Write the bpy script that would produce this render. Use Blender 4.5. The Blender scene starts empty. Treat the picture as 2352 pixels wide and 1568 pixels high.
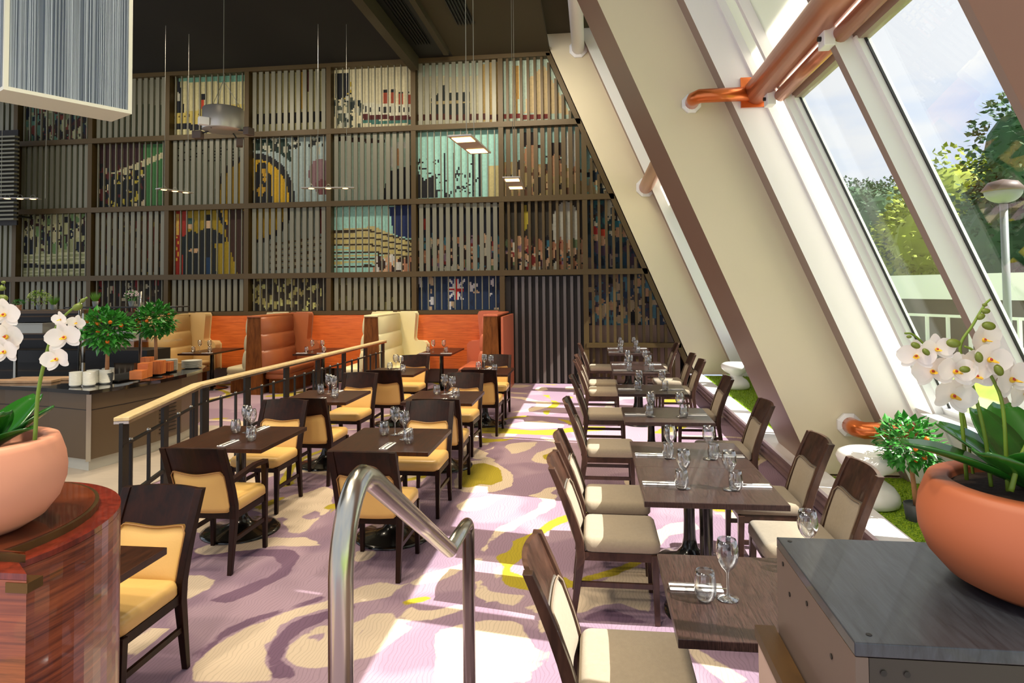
import bpy, math, random
import numpy as np
from mathutils import Vector, Matrix
random.seed(7)
PI = math.pi
scene = bpy.context.scene
COL = scene.collection

# ------------------------------------------------------------------ camera
F, CX, CY = 1504.6, 1176.0, 609.66
YAW, PITCH, ROLL, H = .120994, .034829, -.010224, 1.9
fw = Vector((-math.sin(YAW)*math.cos(PITCH), math.cos(YAW)*math.cos(PITCH), math.sin(PITCH)))
rt0 = Vector((math.cos(YAW), math.sin(YAW), 0)); up0 = rt0.cross(fw)
CA = rt0*math.cos(ROLL) + up0*math.sin(ROLL)
CB = -rt0*math.sin(ROLL) + up0*math.cos(ROLL)
def ray(x, y): return CA*((x-CX)/F) - CB*((y-CY)/F) + fw
def at_z(x, y, z):
    d = ray(x, y); return Vector((0, 0, H)) + d*((z-H)/d.z)
def at_y(x, y, Y):
    d = ray(x, y); return Vector((0, 0, H)) + d*(Y/d.y)
cam = bpy.data.cameras.new('camera'); camo = bpy.data.objects.new('camera', cam); COL.objects.link(camo)
camo.matrix_world = Matrix(((CA.x, CB.x, -fw.x, 0), (CA.y, CB.y, -fw.y, 0), (CA.z, CB.z, -fw.z, H), (0, 0, 0, 1)))
cam.sensor_width = 36; cam.lens = F/2352*36; cam.shift_y = -(784-CY)/2352; cam.clip_start = .05; cam.clip_end = 300
scene.camera = camo
scene.view_settings.view_transform = 'Standard'; scene.view_settings.look = 'None'
scene.view_settings.gamma = 1; scene.view_settings.use_curve_mapping = False
scene.view_settings.exposure = 0.75

# ------------------------------------------------------------------ materials
def lin(c):
    return tuple(((v/255)/12.92 if v/255 <= .04045 else ((v/255+.055)/1.055)**2.4) for v in c) + (1,)
class N:
    def __init__(s, name):
        s.m = bpy.data.materials.new(name); s.m.use_nodes = True
        s.t = s.m.node_tree; s.n = s.t.nodes; s.l = s.t.links; s.b = s.n['Principled BSDF']; s.out = s.n['Material Output']
    def add(s, kind, **kw):
        n = s.n.new(kind)
        for k, v in kw.items():
            if hasattr(n, k) and not k[0].isupper(): setattr(n, k, v)
            else: n.inputs[k].default_value = v
        return n
    def link(s, a, b): s.l.new(a, b)
def mat(name, c, rough=.6, metal=0, var=.0, scale=8, bump=0, bscale=200, coat=0, sheen=0, emit=0, ecol=None, stretch=None, sss=0):
    q = N(name); b = q.b
    b.inputs['Base Color'].default_value = lin(c); b.inputs['Roughness'].default_value = rough; b.inputs['Metallic'].default_value = metal
    if coat: b.inputs['Coat Weight'].default_value = coat
    if sheen: b.inputs['Sheen Weight'].default_value = sheen
    if emit:
        b.inputs['Emission Color'].default_value = lin(ecol or c); b.inputs['Emission Strength'].default_value = emit
    tc = q.add('ShaderNodeTexCoord'); mp = q.add('ShaderNodeMapping'); q.link(tc.outputs['Object'], mp.inputs[0])
    if stretch: mp.inputs['Scale'].default_value = stretch
    if var:
        nz = q.add('ShaderNodeTexNoise', Scale=scale, Detail=5.0); q.link(mp.outputs[0], nz.inputs['Vector'])
        mx = q.add('ShaderNodeMixRGB'); mx.blend_type = 'MIX'
        mx.inputs[1].default_value = tuple(v*(1-var) for v in lin(c)[:3]) + (1,)
        mx.inputs[2].default_value = tuple(min(1, v*(1+var)) for v in lin(c)[:3]) + (1,)
        q.link(nz.outputs[0], mx.inputs[0]); q.link(mx.outputs[0], b.inputs['Base Color'])
    if bump:
        nz = q.add('ShaderNodeTexNoise', Scale=bscale, Detail=3.0); q.link(mp.outputs[0], nz.inputs['Vector'])
        bp = q.add('ShaderNodeBump', Strength=bump, Distance=.004); q.link(nz.outputs[0], bp.inputs['Height']); q.link(bp.outputs[0], b.inputs['Normal'])
    return q.m
def wood(name, c1, c2, stretch=(1, 1, 1), scale=6, rough=.35, coat=.2, detail=6, bump=.0, spec=.5):
    q = N(name); tc = q.add('ShaderNodeTexCoord'); mp = q.add('ShaderNodeMapping'); mp.inputs['Scale'].default_value = stretch
    q.link(tc.outputs['Object'], mp.inputs[0])
    nz = q.add('ShaderNodeTexNoise', Scale=scale, Detail=float(detail), Roughness=.65, Distortion=.6); q.link(mp.outputs[0], nz.inputs['Vector'])
    cr = q.add('ShaderNodeValToRGB'); cr.color_ramp.elements[0].position = .33; cr.color_ramp.elements[1].position = .68
    cr.color_ramp.elements[0].color = lin(c1); cr.color_ramp.elements[1].color = lin(c2)
    q.link(nz.outputs[0], cr.inputs[0]); q.link(cr.outputs[0], q.b.inputs['Base Color'])
    q.b.inputs['Roughness'].default_value = rough; q.b.inputs['Coat Weight'].default_value = coat; q.b.inputs['Specular IOR Level'].default_value = spec
    if bump:
        bp = q.add('ShaderNodeBump', Strength=bump, Distance=.003); q.link(nz.outputs[0], bp.inputs['Height']); q.link(bp.outputs[0], q.b.inputs['Normal'])
    return q.m
def clear_glass(name, tint=(1, 1, 1, 1), base=.06, edge=.75, rough=0.0, power=2.2):
    q = N(name); q.n.remove(q.b)
    tr = q.add('ShaderNodeBsdfTransparent'); tr.inputs[0].default_value = tint
    gl = q.add('ShaderNodeBsdfGlossy'); gl.inputs['Roughness'].default_value = rough
    lw = q.add('ShaderNodeLayerWeight', Blend=.5)
    pw = q.add('ShaderNodeMath', operation='POWER'); pw.inputs[1].default_value = power; q.link(lw.outputs['Facing'], pw.inputs[0])
    ml = q.add('ShaderNodeMath', operation='MULTIPLY_ADD'); ml.inputs[1].default_value = edge; ml.inputs[2].default_value = base; q.link(pw.outputs[0], ml.inputs[0])
    mx = q.add('ShaderNodeMixShader'); q.link(ml.outputs[0], mx.inputs[0]); q.link(tr.outputs[0], mx.inputs[1]); q.link(gl.outputs[0], mx.inputs[2])
    q.link(mx.outputs[0], q.out.inputs[0]); return q.m
def translucent(name, c, mixw=.5, trans=0.0):
    q = N(name); q.b.inputs['Base Color'].default_value = lin(c); q.b.inputs['Roughness'].default_value = .6
    tl = q.add('ShaderNodeBsdfTranslucent'); tl.inputs[0].default_value = lin(c)
    mx = q.add('ShaderNodeMixShader'); mx.inputs[0].default_value = mixw
    q.link(q.b.outputs[0], mx.inputs[1]); q.link(tl.outputs[0], mx.inputs[2]); last = mx
    if trans:
        tr = q.add('ShaderNodeBsdfTransparent'); m2 = q.add('ShaderNodeMixShader'); m2.inputs[0].default_value = trans
        q.link(mx.outputs[0], m2.inputs[1]); q.link(tr.outputs[0], m2.inputs[2]); last = m2
    q.link(last.outputs[0], q.out.inputs[0]); return q.m

M = {}
M['dark'] = wood('dark_stained_wood', (20, 9, 6), (46, 20, 10), (1, 1, .35), 14, .42, .0, spec=.22)
M['darktop'] = wood('dark_wood_tabletop', (36, 16, 8), (66, 34, 18), (6, .7, 1), 9, .33, .03, spec=.35)
M['wenge'] = wood('grained_oak_tabletop', (22, 13, 11), (64, 44, 39), (22, 1.6, 2), 9, .3, .15, 9, .3)
M['brownwood'] = wood('taupe_dark_wood', (42, 26, 19), (78, 52, 40), (1, 1, .3), 12, .32, .12, spec=.4)
M['leather'] = mat('tan_yellow_leather', (226, 184, 108), .36, var=.06, scale=5, bump=.12, bscale=120)
M['piping'] = mat('tan_piping', (150, 108, 56), .45)
M['fabric'] = mat('taupe_linen_fabric', (154, 140, 118), .9, var=.12, scale=60, bump=.5, bscale=500, sheen=.2)
M['pipe2'] = mat('taupe_piping', (120, 104, 86), .8)
M['cast'] = mat('black_cast_iron', (22, 22, 20), .22, .3, coat=.5)
M['steel'] = mat('brushed_steel', (176, 172, 160), .24, 1, stretch=(1, 1, .05), var=.12, scale=60)
M['chrome'] = mat('polished_chrome', (225, 225, 225), .08, 1)
M['cutlery'] = mat('polished_cutlery_steel', (215, 215, 215), .15, 1)
M['napkin'] = mat('white_paper_napkin', (240, 238, 235), .9, bump=.1, bscale=80)
M['glass'] = clear_glass('clear_glassware', (.99, 1, 1, 1), .10, 1.0, .0, 1.3)
M['pane'] = clear_glass('window_glass', (.985, .995, .99, 1), .03, .4, 0, 3.0)
M['frost'] = translucent('white_frosted_panel', (250, 248, 240), .6, .12)
M['white'] = mat('white_painted_metal', (244, 243, 240), .45)
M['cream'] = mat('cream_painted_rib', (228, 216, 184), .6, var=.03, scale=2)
M['ribinner'] = mat('taupe_shaded_rib_face', (150, 122, 104), .38, var=.05, scale=1.5)  # shade on the room-facing rib sides, put into the colour
M['framebrown'] = mat('taupe_frame_and_shaded_face', (158, 138, 126), .5)  # darker tone paints shade on room-facing frame sides; transoms share it
M['ledge'] = mat('white_laminate_ledge', (236, 234, 238), .3)
M['fascia'] = mat('mauve_grey_panelling', (128, 104, 106), .4, var=.05, scale=3)
M['copper'] = mat('copper_painted_steel', (214, 112, 52), .28, .65, stretch=(1, 1, 1), coat=.3)
M['copperdull'] = mat('brushed_copper_steel', (206, 140, 108), .3, .7, var=.1, scale=14, stretch=(1, .03, 1))
M['terra'] = mat('terracotta_matt', (172, 94, 58), .55, var=.03, scale=3)
M['terrapink'] = mat('pink_terracotta_matt', (232, 160, 128), .6, var=.03, scale=3)
M['soil'] = mat('dark_bark_soil', (48, 32, 22), .95, var=.4, scale=40, bump=1, bscale=90)
M['leaf'] = mat('glossy_orchid_leaf', (32, 92, 22), .25, var=.3, scale=6, coat=.3)
M['stem'] = mat('green_stem', (110, 136, 38), .5, var=.15, scale=20)
M['stemb'] = mat('olive_bud', (104, 118, 34), .5)
M['petal'] = translucent('white_orchid_petal', (246, 240, 232), .3)
M['lip'] = mat('yellow_orchid_lip', (236, 190, 50), .5)
M['lipred'] = mat('crimson_orchid_throat', (176, 52, 50), .5)
M['tleaf'] = mat('citrus_leaf', (60, 140, 48), .35, var=.35, scale=9)
M['orange'] = mat('orange_fruit', (246, 122, 22), .4, bump=.2, bscale=150)
M['trunk'] = mat('pale_bark', (176, 124, 82), .8, var=.25, scale=30)
M['pot'] = mat('dark_plastic_pot', (52, 58, 60), .5)
M['potgrey'] = mat('grey_metal_pot', (120, 126, 124), .45)
M['frame'] = mat('bronze_painted_frame', (84, 66, 32), .45, .2)
M['slat'] = mat('grey_bronze_slat', (128, 124, 104), .4, .2)
M['doorslat'] = mat('dark_grey_slat', (104, 96, 92), .35, .3)
M['doorback'] = mat('near_black_panel', (26, 20, 14), .6)
M['ceil'] = mat('black_brown_ceiling', (26, 23, 15), .85)
M['bulk'] = mat('olive_brown_bulkhead', (66, 58, 36), .8)
M['black'] = mat('satin_black', (14, 12, 9), .5)
M['blackgloss'] = mat('gloss_black_stone', (24, 22, 20), .08, coat=.5)
M['counter'] = mat('bronze_laminate', (88, 72, 52), .35, var=.08, scale=2)
M['kick'] = mat('pale_plinth', (196, 194, 180), .35)
M['railwood'] = wood('pale_ash_handrail', (206, 180, 128), (226, 204, 156), (2, 2, 2), 8, .35, .1)
M['orangewood'] = wood('orange_veneer_panel', (196, 88, 30), (236, 122, 52), (.5, 1, 9), 5, .4, .1)
M['redveneer'] = wood('rosewood_veneer', (78, 26, 12), (172, 86, 46), (.45, .45, 12), 5, .28, .3, 8)
M['topveneer'] = wood('mahogany_top', (74, 26, 10), (122, 56, 26), (1.2, 2.5, 1), 3, .2, .5, 8)
M['redtrim'] = wood('red_veneer_edge', (88, 18, 8), (134, 42, 24), (8, 8, 1), 6, .25, .4)
M['brass'] = mat('tarnished_brass', (104, 80, 44), .35, .8, var=.3, scale=20)
M['booth_wood'] = wood('walnut_booth_end', (92, 50, 16), (138, 82, 34), (3, 3, .5), 6, .5, 0, spec=.2)
M['rust'] = mat('rust_orange_leather', (168, 98, 60), .35, var=.05, scale=4)
M['salmon'] = mat('salmon_leather', (206, 112, 78), .35, var=.04, scale=4)
M['beigel'] = mat('beige_leather', (212, 180, 122), .42, var=.04, scale=4)
M['creaml'] = mat('cream_leather', (236, 226, 176), .4, var=.03, scale=4)
M['bonel'] = mat('bone_leather', (200, 188, 150), .4, var=.04, scale=4)
M['plinth'] = wood('black_stained_plywood', (36, 40, 46), (58, 64, 72), (9, 1, 2), 8, .4, .12, 8, .15)
M['plinthfront'] = mat('dark_stained_front', (44, 38, 32), .5, var=.15, scale=8)
M['plinthside'] = mat('grey_stained_plywood', (98, 82, 72), .5, var=.12, scale=6)
M['brownedge'] = wood('bare_timber_edge', (48, 31, 12), (78, 53, 22), (1, .4, 1), 8, .5, 0)
M['sidepanel'] = mat('pinkish_side_panel', (190, 162, 146), .6)
M['whitegloss'] = mat('white_gloss_plastic', (246, 244, 240), .18, coat=.3)
M['ceramic'] = mat('white_ceramic', (232, 230, 214), .2, coat=.3)
M['blockwood'] = wood('orange_striped_wood', (170, 74, 24), (228, 134, 64), (9, 9, .6), 4, .45, 0)
M['blockwood2'] = wood('plain_orange_wood', (206, 110, 48), (226, 136, 70), (1, 1, 4), 4, .45, 0)
M['board'] = wood('pale_chopping_board', (186, 144, 104), (214, 176, 136), (1, 6, 1), 4, .6, 0)
M['shelf'] = mat('brown_shelf', (96, 72, 42), .5)
M['strings'] = translucent('white_string_curtain', (150, 164, 182), .5, .5)
M['lampframe'] = mat('white_lamp_frame', (220, 220, 206), .4)
M['lampalu'] = mat('aluminium_lamp_bar', (196, 190, 180), .35, .6)
M['glow'] = mat('warm_lamp_glow', (255, 196, 120), .5, emit=5, ecol=(255, 190, 110))
M['wire'] = mat('steel_cable', (170, 168, 156), .4, .6)
M['tan_step'] = mat('step_carpet', (110, 92, 104), .95)
M['tile'] = mat('pale_timber_floor', (176, 164, 148), .45, var=.12, scale=3, stretch=(1, 7, 1))

# ------------------------------------------------------------------ mesh builder
class MB:
    def __init__(s): s.v = []; s.f = []
    def off(s, vs, fs):
        o = len(s.v); s.v += [tuple(v) for v in vs]; s.f += [tuple(i+o for i in f) for f in fs]; return s
    def hexa(s, p):   # 8 points: bottom 4, top 4
        return s.off(p, [(3, 2, 1, 0), (4, 5, 6, 7), (0, 1, 5, 4), (1, 2, 6, 5), (2, 3, 7, 6), (3, 0, 4, 7)])
    def box(s, x0, x1, y0, y1, z0, z1):
        return s.hexa([(x0, y0, z0), (x1, y0, z0), (x1, y1, z0), (x0, y1, z0), (x0, y0, z1), (x1, y0, z1), (x1, y1, z1), (x0, y1, z1)])
    def cbox(s, cx, cy, z0, sx, sy, sz, rz=0):
        c, n = math.cos(rz), math.sin(rz); p = []
        for z in (z0, z0+sz):
            for a, b in ((-1, -1), (1, -1), (1, 1), (-1, 1)):
                x, y = a*sx/2, b*sy/2; p.append((cx+x*c-y*n, cy+x*n+y*c, z))
        return s.hexa(p)
    def rbox(s, x0, x1, y0, y1, z0, z1, r=.02, n=3, puff=0):   # box with rounded top edges
        rings = []; cx, cy = (x0+x1)/2, (y0+y1)/2
        def ring(ins, z, rad):
            pts = []; X0, X1, Y0, Y1 = x0+ins, x1-ins, y0+ins, y1-ins; rad = max(rad-ins, .002)
            for (ax, ay, a0) in ((X1-rad, Y1-rad, 0), (X0+rad, Y1-rad, PI/2), (X0+rad, Y0+rad, PI), (X1-rad, Y0+rad, 1.5*PI)):
                for k in range(4):
                    a = a0+k*PI/6; pts.append((ax+rad*math.cos(a), ay+rad*math.sin(a), z))
            return pts
        cr = r*1.4
        rings.append(ring(r*.6, z0, cr)); rings.append(ring(0, z0+r*.6, cr))
        for k in range(n+1):
            a = k/n*PI/2; rings.append(ring(r*(1-math.cos(a)), z1-r+r*math.sin(a), cr))
        L = len(rings[0]); vs = [p for g in rings for p in g]; fs = []
        for i in range(len(rings)-1):
            for k in range(L): fs.append((i*L+k, i*L+(k+1) % L, (i+1)*L+(k+1) % L, (i+1)*L+k))
        fs.append(tuple(range(L))[::-1]); top = len(vs); vs.append((cx, cy, z1+puff))
        for k in range(L): fs.append(((len(rings)-1)*L+k, (len(rings)-1)*L+(k+1) % L, top))
        return s.off(vs, fs)
    def tube(s, pts, r, n=10, cap=True):
        pts = [Vector(p) for p in pts]; R = r if hasattr(r, '__len__') else [r]*len(pts); vs = []; fs = []
        d = (pts[1]-pts[0]).normalized(); u = d.orthogonal().normalized()
        for i, p in enumerate(pts):
            if i == 0: t = pts[1]-pts[0]
            elif i == len(pts)-1: t = pts[-1]-pts[-2]
            else: t = (pts[i+1]-p).normalized()+(p-pts[i-1]).normalized()
            t.normalize(); u = (u-t*u.dot(t)).normalized(); w = t.cross(u)
            k_ = 1
            if 0 < i < len(pts)-1:
                c = (pts[i+1]-p).normalized().dot((p-pts[i-1]).normalized()); k_ = 1/max(.5, math.sqrt(max(.05, (1+c)/2)))
            for k in range(n):
                a = 2*PI*k/n; vs.append(p+(u*math.cos(a)+w*math.sin(a))*R[i]*(k_ if False else 1))
        for i in range(len(pts)-1):
            for k in range(n): fs.append((i*n+k, i*n+(k+1) % n, (i+1)*n+(k+1) % n, (i+1)*n+k))
        if cap: fs.append(tuple(range(n))[::-1]); fs.append(tuple((len(pts)-1)*n+k for k in range(n)))
        return s.off(vs, fs)
    def lathe(s, prof, n=32, c=(0, 0, 0), cap=False):
        vs = []; fs = []
        for r, z in prof:
            for k in range(n):
                a = 2*PI*k/n; vs.append((c[0]+r*math.cos(a), c[1]+r*math.sin(a), c[2]+z))
        for i in range(len(prof)-1):
            for k in range(n): fs.append((i*n+k, i*n+(k+1) % n, (i+1)*n+(k+1) % n, (i+1)*n+k))
        if cap:
            fs.append(tuple(range(n))[::-1]); fs.append(tuple((len(prof)-1)*n+k for k in range(n)))
        return s.off(vs, fs)
    def prism(s, poly, z0, z1):
        n = len(poly); vs = [(p[0], p[1], z0) for p in poly]+[(p[0], p[1], z1) for p in poly]
        return s.off(vs, [tuple(range(n))[::-1], tuple(range(n, 2*n))]+[(k, (k+1) % n, n+(k+1) % n, n+k) for k in range(n)])
    def ball(s, c, r, n=10, m=7, sq=(1, 1, 1)):
        vs = []; fs = []
        for i in range(m+1):
            t = PI*i/m
            for k in range(n):
                a = 2*PI*k/n; vs.append((c[0]+r*sq[0]*math.sin(t)*math.cos(a), c[1]+r*sq[1]*math.sin(t)*math.sin(a), c[2]-r*sq[2]*math.cos(t)))
        for i in range(m):
            for k in range(n): fs.append((i*n+k, i*n+(k+1) % n, (i+1)*n+(k+1) % n, (i+1)*n+k))
        return s.off(vs, fs)
    def tri(s, a, b, c): return s.off([a, b, c], [(0, 1, 2)])
    def quad(s, a, b, c, d): return s.off([a, b, c, d], [(0, 1, 2, 3)])
    def inc(s, c0, c1, y0, y1, z0, z1, sl=.4218):   # prism sheared with the inclined facade: x = c - sl*z
        return s.hexa([(c0-sl*z0, y0, z0), (c1-sl*z0, y0, z0), (c1-sl*z0, y1, z0), (c0-sl*z0, y1, z0),
                       (c0-sl*z1, y0, z1), (c1-sl*z1, y0, z1), (c1-sl*z1, y1, z1), (c0-sl*z1, y1, z1)])
    def rot(s, Mx):
        s.v = [tuple(Mx @ Vector(v)) for v in s.v]; return s
    def build(s, name, m, parent=None, smooth=False, bevel=0):
        me = bpy.data.meshes.new(name); me.from_pydata(s.v, [], s.f); me.update()
        mats = m if isinstance(m, list) else [m]
        for k in mats: me.materials.append(k)
        if smooth: me.shade_smooth()
        o = bpy.data.objects.new(name, me); COL.objects.link(o)
        if parent: o.parent = parent
        if bevel:
            b = o.modifiers.new('bevel', 'BEVEL'); b.width = bevel; b.segments = 2; b.limit_method = 'ANGLE'
        return o
KIDS = {}
def tag(o, label=None, cat=None, group=None, kind=None):
    if label: o['label'] = label
    if cat: o['category'] = cat
    if group: o['group'] = group
    if kind: o['kind'] = kind
    return o
def thing(name, loc, label, cat, rz=0, group=None):
    o = bpy.data.objects.new(name, None); COL.objects.link(o); o.location = loc; o.rotation_euler = (0, 0, rz); o.empty_display_size = .1
    return tag(o, label, cat, group)
def struct(mb, name, m, **kw):
    o = mb.build(name, m, **kw); o['kind'] = 'structure'; return o
def dup(root, loc, rz=0, label=None, group=None, cat=None):
    r = root.copy(); COL.objects.link(r); r.location = loc; r.rotation_euler = (0, 0, rz)
    if label: r['label'] = label
    if group: r['group'] = group
    if cat: r['category'] = cat
    def rec(a, b):
        for ch in list(CH.get(a.name, [])):
            c = ch.copy(); COL.objects.link(c); c.parent = b; CH.setdefault(b.name, []).append(c); rec(ch, c)
    rec(root, r); return r
CH = {}
def reg(root):      # remember the children of a prototype for dup()
    def rec(o):
        CH[o.name] = [c for c in bpy.data.objects if c.parent == o]
        for c in CH[o.name]: rec(c)
    rec(root); return root

# ------------------------------------------------------------------ floor with patterned carpet
X0, X1, Y0, Y1 = -9.0, 1.90, -1.5, 13.1
ST = .05
nx = int((X1-X0)/ST)+1; ny = int((Y1-Y0)/ST)+1
gx, gy = np.meshgrid(np.linspace(X0, X1, nx), np.linspace(Y0, Y1, ny))
P = np.stack([gx.ravel(), gy.ravel()], 1)
def sdf(poly, P):
    poly = np.array(poly); d = np.full(len(P), 1e9); ins = np.zeros(len(P), bool)
    for i in range(len(poly)):
        a = poly[i]; b = poly[(i+1) % len(poly)]; e = b-a; w = P-a
        t = np.clip((w@e)/max(e@e, 1e-9), 0, 1); d = np.minimum(d, np.hypot(*(w-t[:, None]*e).T))
        c = ((a[1] > P[:, 1]) != (b[1] > P[:, 1])) & (P[:, 0] < (b[0]-a[0])*(P[:, 1]-a[1])/((b[1]-a[1]) if abs(b[1]-a[1]) > 1e-9 else 1e-9)+a[0])
        ins ^= c
    return np.where(ins, d, -d)
def crop(ox, oy, k, pts): return [tuple(at_z(ox+x/k, oy+y/k, 0)[:2]) for x, y in pts]
K1 = (1000, 870, 4.48); K2 = (1000, 1150, 3.752); K3 = (350, 950, 2.5375)
OLIVE = [(K1, [(245,1030),(300,930),(400,870),(500,865),(620,900),(680,950),(700,1040),(640,1065),(560,1095),(450,1080),(390,1110),(300,1120),(255,1090)]),
 (K1, [(430,490),(600,495),(800,515),(1000,530),(1300,515),(1450,490),(1750,488),(1750,530),(1400,545),(1200,580),(1000,572),(700,560),(470,560)]),
 (K1, [(1100,790),(1180,760),(1290,735),(1370,750),(1280,840),(1180,835),(1115,820)]),
 (K1, [(465,600),(600,620),(760,612),(900,592),(700,640),(480,660)]),
 (K1, [(1100,165),(1170,165),(1190,210),(1290,250),(1230,305),(1140,300),(1210,255),(1180,205)]),
 (K1, [(1110,330),(1190,318),(1160,372),(1110,355)]), (K1, [(1250,405),(1470,445),(1470,492),(1400,475)]),
 (K2, [(1150,110),(1130,180),(1080,200),(1000,240),(900,300),(850,350),(800,400),(750,460),(720,520),(660,570),(660,625),(760,645),(850,650),(900,720),(890,770),(780,770),(650,750),(570,690),(575,560),(530,500),(510,470),(600,450),(690,360),(650,345),(780,300),(870,250),(960,200),(1020,150)]),
 (K2, [(1190,690),(1400,620),(1600,560),(1800,470),(1810,530),(1700,580),(1550,640),(1350,690),(1210,740),(890,770),(900,720),(1100,640)]),
 (K2, [(1150,110),(1330,40),(1500,0),(1560,30),(1400,90),(1130,180)]),
 (K3, [(1440,1100),(1500,1080),(1620,1060),(1625,1080),(1560,1095),(1450,1115)]),
 (K3, [(590,545),(700,500),(790,480),(720,520),(620,560)]),
 (K3, [(1000,545),(1050,520),(1100,530),(1040,580)])]
CREAM = [(K1, [(190,1060),(250,930),(380,840),(520,830),(650,870),(720,930),(790,960),(800,1100),(700,1140),(600,1160),(400,1170),(300,1160),(200,1120)]),
 (K1, [(985,830),(1030,770),(1150,720),(1240,690),(1210,650),(1080,610),(1100,595),(1200,610),(1300,640),(1380,680),(1380,740),(1340,860),(1100,870),(1030,860)]),
 (K1, [(700,700),(760,665),(900,650),(1060,650),(980,720),(870,760),(790,770),(740,720)]),
 (K1, [(460,660),(560,655),(540,680),(460,685)]), (K1, [(525,725),(600,700),(590,720),(540,735)]), (K1, [(280,590),(340,570),(330,610),(270,625)]), (K1, [(380,590),(440,560),(440,640),(380,640)]),
 (K1, [(250,640),(330,690),(440,720),(540,760),(530,800),(420,790),(300,800),(250,760)]), (K1, [(390,800),(500,790),(630,830),(620,850),(500,830),(400,820)]),
 (K1, [(200,1300),(350,1230),(560,1200),(740,1200),(600,1270),(480,1350),(300,1360),(220,1340)]),
 (K1, [(960,1200),(1060,1180),(1160,1110),(1270,1110),(1180,1180),(1250,1190),(1240,1260),(1180,1250)]),
 (K1, [(620,1560),(800,1460),(940,1390),(1050,1330),(1110,1280),(1100,1240),(1000,1200),(1200,1220),(1240,1260),(1220,1320),(1100,1390),(950,1440),(850,1520),(780,1568)]),
 (K1, [(1020,110),(1060,80),(1140,85),(1160,110),(1080,130)]), (K1, [(720,180),(900,185),(1060,225),(1210,240),(1180,285),(1000,335),(740,345),(900,320),(1040,282),(1040,245),(900,212)]),
 (K1, [(700,480),(900,440),(1100,430),(1330,470),(1300,500),(1100,512),(900,512)]), (K1, [(560,560),(650,552),(850,560),(800,592),(600,600)]),
 (K1, [(740,60),(900,58),(1000,70),(880,90),(740,88)]), (K1, [(1340,80),(1450,75),(1450,110),(1340,108)]),
 (K2, [(0,1110),(150,1080),(330,1040),(450,1025),(640,1030),(740,1070),(800,1150),(840,1300),(800,1360),(800,1480),(830,1568),(0,1568)]),
 (K2, [(345,700),(400,680),(450,740),(480,790),(770,810),(760,840),(680,900),(560,890),(520,840),(450,870),(350,820)]),
 (K2, [(900,1040),(940,1010),(990,1060),(960,1170),(910,1150),(890,1100)]), (K2, [(870,1400),(920,1290),(980,1300),(980,1400),(920,1460),(880,1450)]),
 (K2, [(500,600),(550,540),(580,580),(575,720),(530,690)]), (K2, [(0,630),(150,570),(400,480),(400,540),(200,600),(100,640),(0,680)]),
 (K2, [(350,470),(420,400),(480,320),(540,230),(700,160),(850,130),(880,60),(900,0),(1030,0),(960,80),(860,150),(700,190),(620,260),(520,310),(470,380),(400,460)]),
 (K2, [(0,1000),(60,930),(200,900),(370,890),(350,920),(200,940),(60,990)]),
 (K2, [(1200,750),(1400,700),(1560,630),(1720,560),(1830,600),(1860,980),(1750,930),(1600,880),(1450,890),(1330,930),(1280,980),(1200,960)]), (K2, [(770,910),(900,880),(920,980),(850,960)]),
 (K2, [(2150,1220),(2300,1300),(2500,1420),(2700,1560),(2500,1568),(2350,1460),(2200,1320)]), (K2, [(1880,280),(2000,200),(2200,170),(2300,240),(2000,300),(1900,420)]),
 (K3, [(580,560),(660,540),(760,500),(820,470),(900,460),(1000,420),(1060,450),(1040,560),(960,620),(870,700),(800,690),(760,640),(700,600)]),
 (K3, [(240,790),(330,760),(500,750),(700,720),(900,720),(1000,770),(900,770),(700,770),(500,800),(320,820),(260,810)]),
 (K3, [(160,935),(260,940),(375,965),(350,1010),(280,1040),(170,1110),(150,1060),(210,1030),(190,1000)]),
 (K3, [(230,1470),(330,1380),(430,1310),(560,1240),(680,1200),(780,1150),(900,1120),(1010,1090),(1180,1020),(1330,980),(1450,1000),(1380,1070),(1200,1100),(1000,1140),(850,1180),(740,1240),(720,1310),(640,1330),(660,1420),(700,1560),(230,1560)]),
 (K3, [(770,1420),(800,1350),(870,1290),(960,1240),(1010,1240),(1180,1230),(1250,1170),(1400,1160),(1440,1210),(1510,1250),(1440,1310),(1300,1400),(1180,1440),(1010,1470),(900,1480),(820,1460)]),
 (K3, [(1450,1160),(1500,1130),(1560,1150),(1650,1140),(1780,1120),(1800,1150),(1680,1180),(1600,1210),(1480,1190)]),
 (K3, [(1180,790),(1300,800),(1280,840),(1220,870),(1180,860)]), (K3, [(1500,980),(1600,930),(1750,890),(1800,880),(1760,940),(1650,980),(1520,1000)])]
HOLE = [(K3, [(915,1305),(1000,1258),(1012,1290),(950,1330)]), (K3, [(1180,1270),(1222,1265),(1205,1302),(1180,1297)]), (K3, [(990,1400),(1075,1400),(1040,1430)]), (K3, [(700,640),(760,600),(800,610),(740,640)]),(K3, [(870,600),(960,560),(990,600),(900,620)])]
DARKM = [(K3, [(150,780),(300,780),(500,790),(800,790),(870,830),(800,930),(600,1040),(430,1110),(330,1090),(420,1050),(700,940),(760,880),(700,830),(500,830),(300,830),(160,870)]),
 (K2, [(1250,1020),(1350,960),(1500,930),(1700,1000),(1870,1060),(1400,1040)]),
 (K3, [(700,1540),(660,1440),(700,1330),(760,1250),(860,1190),(1000,1150),(1180,1110),(1180,1150),(1000,1200),(880,1260),(790,1340),(760,1430),(820,1500),(860,1560)]),
 (K3, [(230,1400),(420,1260),(560,1190),(700,1150),(850,1110),(1000,1060),(1000,1085),(800,1140),(600,1215),(420,1300),(260,1440)])]
def field(L):
    f = np.full(len(P), -1.0)
    for (k, pts) in L: f = np.maximum(f, sdf(crop(*k, pts), P))
    return f
rng = np.random.RandomState(5)
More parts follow.
